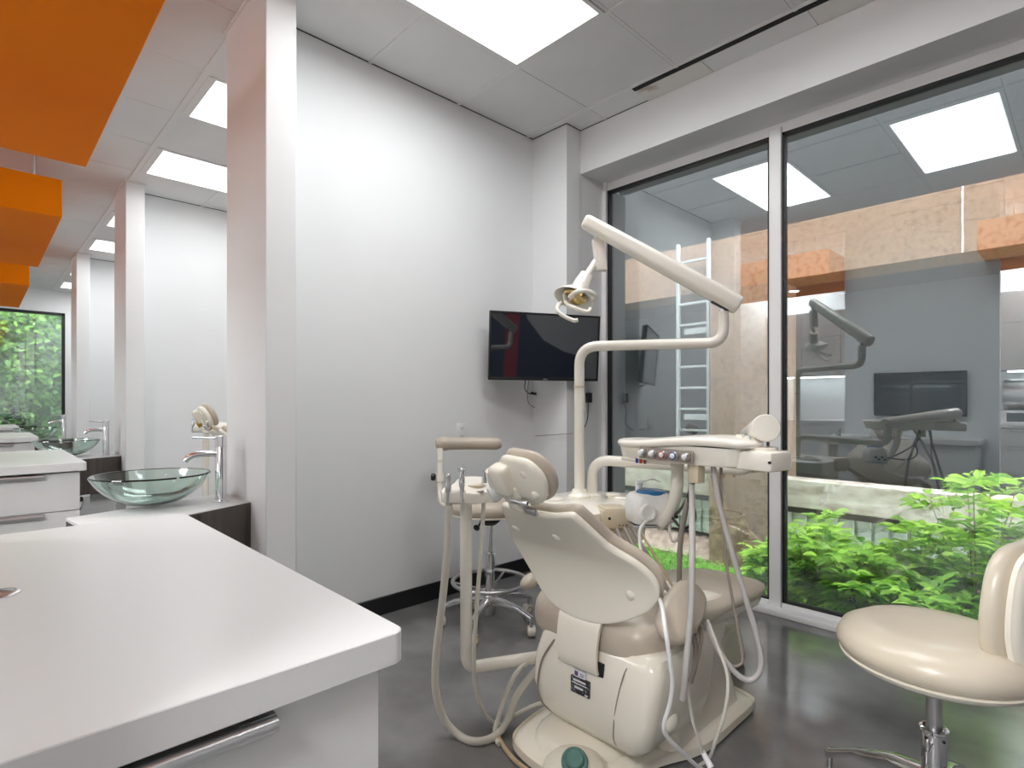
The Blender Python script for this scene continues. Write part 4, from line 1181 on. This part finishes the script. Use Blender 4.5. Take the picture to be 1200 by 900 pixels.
def assistant_stool():
    c = V((1.955, 2.20, 0))
    t = thing('assistant_stool', c, 'beige stool with chrome foot ring and curved arm pad by the white wall', 'stool')
    R = 0.225
    obj('seat_cushion', MB().lathe([(0.19, 0.605), (R - 0.006, 0.61), (R, 0.628), (R, 0.64), (R - 0.02, 0.664), (R - 0.05, 0.675), (0.0, 0.678)], c, Z3, 40), 'taupe', t)
    obj('seat_pan', MB().lathe([(0.05, 0.572), (0.17, 0.588), (R - 0.008, 0.597), (R - 0.008, 0.607)], c, Z3, 40), 'cream', t)
    obj('seat_mount', MB().lathe([(0.03, 0.53), (0.055, 0.55), (0.06, 0.585)], c, Z3, 20), 'black', t)
    obj('piston', MB().cyl(c + V((0, 0, 0.36)), c + V((0, 0, 0.55)), 0.015, 16), 'chrome', t)
    obj('column', MB().lathe([(0.026, 0.10), (0.026, 0.375), (0.029, 0.377), (0.029, 0.383), (0.018, 0.384)], c, Z3, 20), 'chrome', t)
    obj('hub', MB().lathe([(0.030, 0.06), (0.040, 0.085), (0.040, 0.15), (0.030, 0.165), (0, 0.165)], c, Z3, 20), 'steel', t)
    q = MB()
    pts = [c + V((0.195 * math.cos(2 * PI * k / 40), 0.195 * math.sin(2 * PI * k / 40), 0.235)) for k in range(40)]
    q.tube(pts + pts[:2], 0.0105, 10, cap=False)
    obj('foot_ring', q, 'steel', t)
    q = MB()
    for a in (0.4, 0.4 + 2 * PI / 3, 0.4 + 4 * PI / 3):
        d = V((math.cos(a), math.sin(a), 0))
        q.tube([c + d * 0.025 + V((0, 0, 0.19)), c + d * 0.195 + V((0, 0, 0.235))], 0.006, 8)
    obj('ring_spoke', q, 'chrome', t)
    castered_base(t, c, 0.268, math.radians(-80), 0.115, 'ivory')
    p0, p1 = at(553, 612, 2.86), at(559, 620, 2.80)
    obj('height_lever', MB().hose([c + V((0, 0, 0.558)), at(566, 600, 2.85), at(564, 610, 2.82), at(560, 618, 2.80)], 0.005, 8).ball(at(558.5, 618.5, 2.80), 0.020, 0.012, 0.014, Matrix.Rotation(0.6, 3, 'Y')), 'black', t)
    # abdominal arm pad on an upright
    e0, e1 = at(511, 520, 3.10), at(588, 520, 3.16)
    mid = e0.lerp(e1, 0.5) + V((CA, SA, 0)) * 0.03
    ptsp = catmull([e0, e0.lerp(mid, 0.5), mid, mid.lerp(e1, 0.5), e1], 5)
    n = len(ptsp)
    rad = [0.035 * (0.55 + 0.45 * min(1, min(i, n - 1 - i) / 1.6)) for i in range(n)]
    rad = [r * 1.12 if i < 4 else r for i, r in enumerate(rad)]
    pad = obj('arm_pad', MB().tube(ptsp, rad, 20), 'taupe', t)
    b0 = at(515.5, 526, 3.08)
    b1 = at(515.5, 572, 3.02)
    q = MB().tube([b0, b1], 0.017, 14)
    obj('pad_post', q, 'ivory', t)
    obj('post_clamp', MB().cyl(at(515.5, 556, 3.04), at(515.5, 565, 3.03), 0.024, 16).cyl(at(515.5, 538, 3.06), at(515.5, 540, 3.06), 0.019, 16), 'ivory', t)
    k0 = at(510, 559, 3.03)
    obj('clamp_knob', MB().lathe([(0.016, 0), (0.020, 0.006), (0.020, 0.018), (0.015, 0.022), (0, 0.022)], k0, V((-SA, CA, 0)), 10), 'black', t)
    q = MB().tube(fillet([b1 + V((0, 0, 0.01)), at(516, 592, 2.98), at(545, 594, 2.92), c + V((0, 0, 0.585))], 0.07, 6), 0.015, 12)
    obj('pad_arm', q, 'ivory', t)
    return t


assistant_stool()

# ------------------------------------------------------------------ televisions, outlets, cables
def television(name_label, corner_l, corner_r, zc, h, th, tilt, n_out, mount=None):
    cl_, cr = V(corner_l), V(corner_r)
    c = (cl_ + cr) / 2
    c.z = zc
    tg = (cr - cl_).normalized()
    nn = V(n_out).normalized()
    nn = (nn - tg * nn.dot(tg)).normalized()
    nn = Matrix.Rotation(tilt, 3, tg) @ nn
    up = nn.cross(tg).normalized()
    if up.z < 0:
        up = -up
    W = (cr - cl_).length / 2
    H = h / 2
    t = thing('television', c, name_label, 'television', None)
    obj('housing', MB().obox(c - nn * th * 0.4, tg, up, nn, W * 0.985, H * 0.98, th * 0.35, 0.008).obox(c - nn * th * 0.15, tg, up, nn, W, H, th * 0.18, 0.003), 'black', t)
    bz = MB()
    for s in (-1, 1):
        bz.obox(c + tg * s * (W - 0.006) + nn * 0.004, tg, up, nn, 0.006, H, 0.004, 0.001)
        bz.obox(c + up * s * (H - 0.006) + nn * 0.004, tg, up, nn, W, 0.006 if s > 0 else 0.009, 0.004, 0.001)
    obj('bezel', bz, 'black', t)
    obj('screen', MB().obox(c + nn * 0.002, tg, up, nn, W - 0.009, H - 0.011, 0.003), 'screen', t)
    obj('logo', MB().obox(c - up * (H - 0.005) + nn * 0.0085, tg, up, nn, 0.014, 0.003, 0.0006), 'steel', t)
    return t, c, tg, up, nn


tv, c, tg, up, nn = television('wall television on a swing arm in the corner by the window', (2.300, 2.597, 0), (2.985, 2.275, 0), 1.528, 0.425, 0.045, math.radians(5), (-0.45, -0.9, 0))
wp = V((2.60, 2.73, 1.50))
q = MB().box(2.55, 2.65, 2.718, 2.7295, 1.42, 1.58, 0.003, 1)
q.tube([wp + V((0, -0.01, 0)), wp + V((0.10, -0.11, 0)), c - nn * 0.03], 0.016, 12)
q.obox(c - nn * 0.035, tg, up, nn, 0.06, 0.10, 0.006, 0.002)
q.cyl(wp + V((0.10, -0.11, -0.06)), wp + V((0.10, -0.11, 0.06)), 0.02, 14)
obj('swing_mount', q, 'chrome', tv)
yp = 2.7295
def onY(x, y, Y):
    t_ = (x - CX) / F_PX
    return at(x, y, Y / (SA - CA * t_))
q = MB().hose([c - up * 0.205 - nn * 0.02 - tg * 0.12, onY(615, 455, 2.66), onY(620, 461, 2.70), onY(628, 461.5, 2.705), onY(637, 463, 2.712)], 0.0035, 8)
q.tube([onY(623, 460.6, 2.70), onY(630, 462, 2.705)], 0.009, 10)
q.tube([onY(635, 463, 2.71), onY(639.5, 463.3, 2.722)], 0.009, 10)
obj('power_cord', q, 'black', tv, 'black cord with ferrite bead')
q = MB().hose([c - up * 0.205 - nn * 0.02 - tg * 0.10, onY(618, 464, 2.66), onY(621, 474, 2.70), onY(632, 481, 2.722), onY(645, 493, 2.725), onY(653, 505, 2.725), onY(662, 508.5, 2.725), V((XC - 0.006, 2.70, onY(662, 508.5, 2.725).z)), onx(671, 508, XC - 0.006)], 0.0028, 8)
obj('grey_cable', q, 'hosedark', tv, 'thin grey cable')
television('television on the divider panel, seen reflected in the window', (-0.0, 1.53, 0), (-0.0, 0.80, 0), 1.255, 0.42, 0.05, math.radians(0), (1, 0, 0))

def outlet(label, o, u, n, w=0.035, h=0.058, holes=True):
    t = thing('wall_outlet', o, label, 'outlet')
    obj('cover_plate', MB().obox(V(o) + V(n) * 0.003, u, Z3, n, w, h, 0.003, 0.002), 'outlet', t)
    if holes:
        q = MB()
        for dz in (0.026, -0.026):
            q.obox(V(o) + V(n) * 0.0061 + V((0, 0, dz + 0.004)) - V(u) * 0.007, u, Z3, n, 0.0015, 0.004, 0.0008)
            q.obox(V(o) + V(n) * 0.0061 + V((0, 0, dz + 0.004)) + V(u) * 0.007, u, Z3, n, 0.0015, 0.004, 0.0008)
            q.cyl(V(o) + V(n) * 0.0058 + V((0, 0, dz - 0.007)), V(o) + V(n) * 0.0068 + V((0, 0, dz - 0.007)), 0.003, 8)
        obj('socket', q, 'crack', t)
    return t


outlet('white double outlet on the wall above the stool arm pad', onY(540.5, 507, yp), X3, -Y3)
outlet('white cable plate on the wall below the television', onY(641, 464, yp), X3, -Y3, 0.036, 0.062, False)
po = onx(689, 474, XC + 0.0)
po = V((XC + 0.07, 2.4195, po.z))
po = onY(688, 472, 2.419)
outlet('outlet on the column beside the window, behind the lamp pole', po, X3, -Y3, 0.032, 0.058)
t = thing('power_adapter', po + V((0.008, -0.02, 0)), 'black power adapter plugged in between lamp pole and window', 'power adapter')
ad = onY(690, 466, 2.40)
obj('case', MB().box(ad.x - 0.022, ad.x + 0.022, 2.385, 2.4125, ad.z - 0.034, ad.z + 0.034, 0.005, 2), 'black', t)
obj('cord', MB().hose([ad + V((0, 0.005, -0.03)), onY(689, 486, 2.40), onY(687, 496, 2.41), onY(683, 503, 2.412), onY(676, 508, 2.412)], 0.003, 8), 'black', t)

# loose tan drain tube on the floor
q = MB().hose([atf(579, 852, 0.009), atf(584, 864, 0.009), atf(597, 884, 0.009), atf(612, 898, 0.009), atf(640, 915, 0.009), atf(690, 930, 0.009)], 0.0075, 8)
lt = atf(579, 852, 0.0)
tag(obj('drain_tube', q, 'tan', loc=lt), 'tan tube lying on the floor left of the chair base', 'tube')
q = MB().hose([at(640, 766, 2.08), at(618, 776, 2.03), at(603, 792, 2.0), at(590, 822, 2.0), atf(580, 858, 0.012), atf(585, 872, 0.01)], 0.0085, 8)
lt = atf(581, 858, 0.0)
tag(obj('supply_tube', q, 'hosecream', loc=lt), 'cream tube arching from the chair to the floor by the stand', 'tube')

# ------------------------------------------------------------------ rear cabinets (seen reflected in the window)
def door_leaf(t, y0, y1, z0, z1, x, hside):
    d = obj('door', MB().box(x, x + 0.018, y0 + 0.002, y1 - 0.002, z0 + 0.002, z1 - 0.002, 0.0015, 1), 'cabinet', t)
    hy = y1 - 0.04 if hside > 0 else y0 + 0.04
    zz = z0 + 0.04 if z0 > 1.2 else z1 - 0.17
    obj('handle', MB().box(x + 0.018, x + 0.034, hy - 0.005, hy + 0.005, zz, zz + 0.13, 0.002, 1), 'steel', d)


def rear_unit(yc, w, kind, lab):
    x = -1.72
    y0, y1 = yc - w / 2, yc + w / 2
    t = thing('hanging_cabinet', (-1.9, yc, 1.53), 'white upper cabinets, ' + lab, 'cabinet')
    obj('body', MB().box(-2.099, x, y0, y1, 1.53, 2.40), 'cabinet', t)
    n = max(2, int(round(w / 0.42)))
    for i in range(n):
        door_leaf(t, y0 + w * i / n, y0 + w * (i + 1) / n, 1.53, 2.05, x, 1 if i % 2 == 0 else -1)
        obj('top_panel', MB().box(x, x + 0.018, y0 + w * i / n + 0.002, y0 + w * (i + 1) / n - 0.002, 2.054, 2.398, 0.0015, 1), 'cabinet', t)
    obj('light_strip', MB().box(-1.95, -1.90, y0 + 0.1, y1 - 0.1, 1.515, 1.529), 'strip', t)
    b = thing('base_cabinet', (-1.85, yc, 0), 'white base cabinets with drawers, ' + lab, 'cabinet')
    obj('body', MB().box(-2.099, -1.53, y0, y1, 0.0, 0.90), 'cabinet', b)
    for i in range(n):
        a, c_ = y0 + w * i / n + 0.002, y0 + w * (i + 1) / n - 0.002
        for z0, z1 in ((0.70, 0.895), (0.42, 0.695), (0.1, 0.415)):
            d = obj('drawer', MB().box(-1.53, -1.512, a, c_, z0, z1 - 0.004, 0.0015, 1), 'cabinet', b)
            obj('handle', MB().box(-1.512, -1.495, (a + c_) / 2 - 0.09, (a + c_) / 2 + 0.09, z1 - 0.03, z1 - 0.02, 0.002, 1), 'steel', d)
    obj('counter', MB().box(-2.098, -1.50, y0 - 0.003, y1 + 0.003, 0.901, 0.94, 0.002, 1), 'laminate', b)
    return t, b


rear_unit(2.55, 1.45, 'a', 'reflected left of the divider panel')
t = thing('wall_monitor', (-2.07, 2.05, 1.15), 'small black monitor box reflected under the upper cabinets', 'monitor')
obj('case', MB().box(-2.098, -2.05, 1.96, 2.10, 1.10, 1.22, 0.006), 'black', t)
obj('screen', MB().box(-2.0495, -2.047, 1.975, 2.085, 1.115, 1.205), 'screen', t)
rear_unit(0.15, 1.25, 'b', 'reflected at the right edge of the window')
t = thing('steam_sterilizer', (-1.85, 0.45, 0.94), 'stainless cylinder sterilizer reflected at the right edge of the window', 'sterilizer')
obj('drum', MB().cyl((-1.80, 0.12, 1.26), (-1.80, 0.70, 1.26), 0.17, 30, 0.01), 'steel', t)
obj('body', MB().box(-2.05, -1.60, 0.10, 0.72, 0.941, 1.08, 0.01), 'white', t)
obj('front_window', MB().box(-1.60, -1.595, 0.16, 0.66, 0.965, 1.06), 'screen', t)

# ------------------------------------------------------------------ exterior courtyard
XO = 5.5
struct('ground', MB().prism([(3.40, -0.14), (5.2, -0.44), (8.5, -0.44), (8.5, -0.8), (3.40, -0.8)], (0, -3, 0), X3, Z3, Y3, 14), 'soil', 'sloping planted ground of the courtyard', 'ground')
w = MB()
w.box(XO, XO + 0.45, -4, 12, 2.33, 2.84)
bm_ = struct('concrete_beam', w, 'concrete', 'tan exposed aggregate concrete beam outside the window', 'beam')
jy = onx(1128, 250, XO).y
struct('beam_joint', MB().box(XO - 0.004, XO + 0.01, jy - 0.006, jy + 0.006, 2.33, 2.84), 'white', '', parent=bm_)
ca_, cb_ = onx(832, 400, XO - 0.15).y, onx(905, 400, XO - 0.15).y
cc = struct('concrete_column', MB().box(XO - 0.15, XO + 0.45, cb_, ca_, -0.45, 2.40), 'concrete', 'tan exposed aggregate column outside the left window pane', 'column')
q = MB()
ol = [(cb_ - 0.006, -0.45), (ca_ + 0.006, -0.45), (ca_ + 0.006, 0.42), (ca_ - 0.08, 0.18), (ca_ - 0.16, 0.30), (ca_ - 0.20, 0.08), (ca_ - 0.30, 0.16), (ca_ - 0.40, -0.05), (cb_ + 0.12, -0.12), (cb_ - 0.006, -0.22)]
q.prism(ol, (XO - 0.158, 0, 0), Y3, Z3, X3, 0.02)
struct('base_stain', q, 'rust', '', parent=cc)
w = MB()
w.box(XO, XO + 0.22, -4, 12, 0.20, 0.46, 0.01, 1)
struct('concrete_ledge', w, 'ledge', 'weathered concrete ledge wall outside behind the shrubs', 'wall')
struct('ledge_gap', MB().box(XO + 0.05, XO + 0.2, -4, 12, 0.14, 0.20), 'fascia', 'dark gap under the concrete ledge', 'wall')
w = MB()
y = -4.0
while y < 12:
    w.box(XO + 0.06, XO + 0.085, y, y + 0.10, -0.2, 0.15, 0.004, 1)
    w.box(XO + 0.085, XO + 0.095, y + 0.1, y + 0.13, -0.2, 0.15)
    y += 0.13
struct('cladding_panel', w, 'cladding', 'pale ribbed cladding below the concrete ledge', 'wall')
struct('dirt_strip', MB().prism([(5.36, -0.45), (5.36, -0.42), (XO + 0.1, -0.24), (XO + 0.1, -0.45)], (0, -3, 0), X3, Z3, Y3, 14), 'dirt', 'bare pinkish dirt along the cladding', 'ground')
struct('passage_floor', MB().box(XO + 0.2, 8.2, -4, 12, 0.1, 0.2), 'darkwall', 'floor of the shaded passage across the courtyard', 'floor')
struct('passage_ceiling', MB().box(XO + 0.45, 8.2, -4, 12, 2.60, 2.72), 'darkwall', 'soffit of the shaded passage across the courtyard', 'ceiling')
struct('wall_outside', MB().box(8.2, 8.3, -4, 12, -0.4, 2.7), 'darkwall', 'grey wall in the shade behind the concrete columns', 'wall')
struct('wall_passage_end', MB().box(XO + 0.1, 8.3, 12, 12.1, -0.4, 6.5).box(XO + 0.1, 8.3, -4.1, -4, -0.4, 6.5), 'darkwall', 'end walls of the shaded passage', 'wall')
struct('wall_fascia', MB().box(XO + 0.05, XO + 0.3, -4, 12, 2.84, 6.5), 'fascia', 'dark upper wall above the concrete beam', 'wall')
struct('facade_upper', MB().box(3.34, 3.55, -3.8, 12.1, 2.74, 4.6), 'fascia', 'dark outer face of the building above the window', 'wall')

lx = XO - 0.06
l0, l1 = onx(795, 400, lx).y, onx(830.5, 400, lx).y
t = thing('wall_ladder', (lx, (l0 + l1) / 2, 0.46), 'white metal ladder fixed outside left of the concrete column', 'ladder')
for y in (l0, l1):
    obj('rail', MB().box(lx - 0.02, lx + 0.02, y - 0.016, y + 0.016, 0.461, 2.86, 0.003, 1), 'coving', t)
for k in range(10):
    z = 0.66 + 0.222 * k
    obj('rung', MB().box(lx - 0.014, lx + 0.014, l1, l0, z - 0.012, z + 0.012, 0.003, 1), 'coving', t)
for z in (1.02, 1.92):
    obj('tread', MB().box(lx - 0.012, lx + 0.012, l1 + 0.02, l0 - 0.07, z - 0.03, z + 0.03, 0.003, 1), 'coving', t)


def leaf(mb, p, d, nrm, L, W):
    d = d.normalized()
    s = d.cross(nrm)
    if s.length < 1e-3:
        s = V((1, 0, 0))
    s.normalize()
    n = s.cross(d)
    b = mb.bm
    f = n * (0.16 * W)
    pts = [p, p + d * L * 0.35 + s * W * 0.5 + f, p + d * L * 0.7 + s * W * 0.38 + f, p + d * L - n * L * 0.12, p + d * L * 0.7 - s * W * 0.38 + f, p + d * L * 0.35 - s * W * 0.5 + f]
    v = [b.verts.new(q) for q in pts]
    m1 = b.verts.new(p + d * L * 0.5)
    b.faces.new((v[0], v[1], m1))
    b.faces.new((v[1], v[2], m1))
    b.faces.new((v[2], v[3], m1))
    b.faces.new((v[3], v[4], m1))
    b.faces.new((v[4], v[5], m1))
    b.faces.new((v[5], v[0], m1))


def shrub(c, h, n, spread, label, m='leaf', L=0.115, lean=V((0, 0, 0)), dens=1.0):
    c = V(c)
    t = thing('leafy_shrub', c, label, 'shrub', 'shrubs in the courtyard bed')
    st, lf = MB(), MB()
    for i in range(n):
        a = random.uniform(0, 2 * PI)
        out = V((math.cos(a), math.sin(a), 0)) * random.uniform(0.15, 1.0) * spread
        hh = h * random.uniform(0.55, 1.0)
        p0 = c + out * 0.18 + V((0, 0, -0.03))
        p1 = c + out * 0.5 + V((0, 0, hh * 0.55)) + lean * 0.3
        p2 = c + out * 1.05 + V((0, 0, hh)) + lean
        path = catmull([p0, p1, p2], 7)
        st.tube(path, [0.006 - 0.0045 * k / len(path) for k in range(len(path))], 5)
        for k, p in enumerate(path):
            if k < 4:
                continue
            dirn = (path[min(k + 1, len(path) - 1)] - path[k - 1]).normalized()
            for _ in range(2 if k % 2 else 1):
                aa = random.uniform(0, 2 * PI)
                rd = V((math.cos(aa), math.sin(aa), random.uniform(-0.1, 0.35)))
                # pinnate twig of leaflets
                tw = (rd + dirn * 0.35).normalized()
                tl = random.uniform(0.06, 0.14)
                sd_ = tw.cross(V((0, 0, 1))).normalized()
                nr = (V((0, 0, 1)) + V((random.uniform(-0.5, 0.5), random.uniform(-0.5, 0.5), 0))).normalized()
                for j in range(3):
                    q_ = p + tw * tl * (0.35 + 0.32 * j) + V((0, 0, -0.012 * j))
                    for s in (-1, 1):
                        leaf(lf, q_, tw * 0.55 + sd_ * s * random.uniform(0.6, 1.0) + V((0, 0, random.uniform(-0.35, 0.2))), nr, L * random.uniform(0.55, 1.0), L * random.uniform(0.28, 0.42))
                leaf(lf, p + tw * tl, tw + V((0, 0, -0.2)), nr, L * random.uniform(0.7, 1.1), L * 0.45)
    obj('stems', st, 'stem', t)
    obj('foliage', lf, m, t, angle=180)
    return t


def gz(X):
    return -0.14 - 0.30 * (min(X, 5.2) - 3.4) / 1.8


for X, px, h, n, sp_, lb, m_, ln in (
        (3.95, 952, 0.62, 8, 0.26, 'bright green shrub just right of the window mullion', 'leaf', V((0, 0, 0))),
        (3.85, 1010, 0.50, 9, 0.27, 'low dark green shrub in front of the others, above the stool seat', 'leafdark', V((0, 0, 0))),
        (4.15, 1062, 0.70, 8, 0.28, 'mid green shrub with upright stems between the low shrub and the tall one', 'leaf', V((0, 0, 0))),
        (4.00, 1150, 1.02, 9, 0.34, 'tallest shrub with an arching pale branch at the right of the window', 'leaf', V((0.0, -0.05, 0))),
        (3.75, 1105, 0.42, 7, 0.24, 'small dark shrub at the foot of the tallest shrub', 'leafdark', V((0, 0, 0))),
        (4.6, 893, 0.34, 6, 0.18, 'small shrub at the foot of the concrete column left of the mullion', 'leaf', V((0, 0, 0))),
        (4.25, 985, 0.78, 5, 0.22, 'thin pale green shrub reaching above the concrete ledge edge', 'leaf', V((0, 0, 0)))):
    y = onx(px, 600, X).y
    shrub((X, y, gz(X)), h, n, sp_, lb, m_, lean=ln)

# ground cover
q = MB()
for i in range(15000):
    X = random.uniform(3.45, 5.5)
    Yy = random.uniform(0.15, 4.2)
    if X > XO - 0.24 and cb_ - 0.08 < Yy < ca_ + 0.08:
        continue
    z = gz(X) - 0.005
    a = random.uniform(0, 2 * PI)
    d = V((math.cos(a), math.sin(a), 0))
    if i % 2:
        hgt = random.uniform(0.03, 0.085)
        b = q.bm
        p = V((X, Yy, z))
        s = V((-d.y, d.x, 0)) * 0.006
        v = [b.verts.new(p - s), b.verts.new(p + s), b.verts.new(p + d * 0.03 + V((0, 0, hgt)))]
        b.faces.new(v)
    else:
        leaf(q, V((X, Yy, z + random.uniform(0.01, 0.06))), d + V((0, 0, 0.25)), Z3, random.uniform(0.02, 0.045), random.uniform(0.014, 0.026))
g = obj('ground_cover_grass', q, 'grass', angle=180)
tag(g, 'short green grass and clover covering the courtyard ground', 'grass')
g['kind'] = 'stuff'

# greenery beyond the far window
struct('ground_far', MB().box(-4, 5, 12.1, 18, -0.2, -0.05), 'soil', 'soil beyond the far window', 'ground')
q = MB()
for i in range(9000):
    x = random.uniform(-2.2, 1.6)
    z = random.uniform(0.0, 3.0)
    yy = 13.6 + random.uniform(-0.5, 0.3) + 0.25 * math.sin(x * 3.1) * math.cos(z * 2.3)
    d = V((random.uniform(-1, 1), random.uniform(-1, 0.2), random.uniform(-1, 0.4)))
    leaf(q, V((x, yy, z)), d, V((random.uniform(-.5, .5), -1, 0.6)), random.uniform(0.07, 0.15), random.uniform(0.05, 0.10))
g = obj('ivy_foliage', q, 'ivyleaf', angle=180)
tag(g, 'dense green ivy hanging beyond the far window', 'ivy')
g['kind'] = 'stuff'
struct('wall_garden', MB().box(-4, 5, 14.35, 14.5, -0.1, 4.5), 'darkwall', 'grey garden wall behind the ivy', 'wall')

# ------------------------------------------------------------------ camera, world, view
cam = bpy.data.cameras.new('camera')
cam.sensor_width = 36
cam.lens = F_PX / 1200 * 36
cam.shift_y = (CY - 450) / 1200
cam.clip_start = 0.02
co = bpy.data.objects.new('camera', cam)
co.location = (0, 0, CH)
co.rotation_euler = (PI / 2, 0, YAW - PI / 2)
COL.objects.link(co)
S.camera = co

wd = bpy.data.worlds.new('overcast_sky')
wd.use_nodes = True
bg = wd.node_tree.nodes['Background']
bg.inputs['Color'].default_value = (0.93, 0.97, 1.0, 1)
bg.inputs['Strength'].default_value = 14.5
S.world = wd

S.view_settings.view_transform = 'Standard'
S.view_settings.look = 'None'
S.view_settings.exposure = 0.58
S.view_settings.gamma = 1.0
S.view_settings.use_curve_mapping = False
S.cycles.use_denoising = True
S.cycles.use_adaptive_sampling = False
S.cycles.max_bounces = 10
S.cycles.diffuse_bounces = 5
S.cycles.glossy_bounces = 5
S.cycles.transparent_max_bounces = 16
S.cycles.transmission_bounces = 8
S.cycles.sample_clamp_indirect = 6.0
S.cycles.caustics_reflective = False
S.cycles.caustics_refractive = False
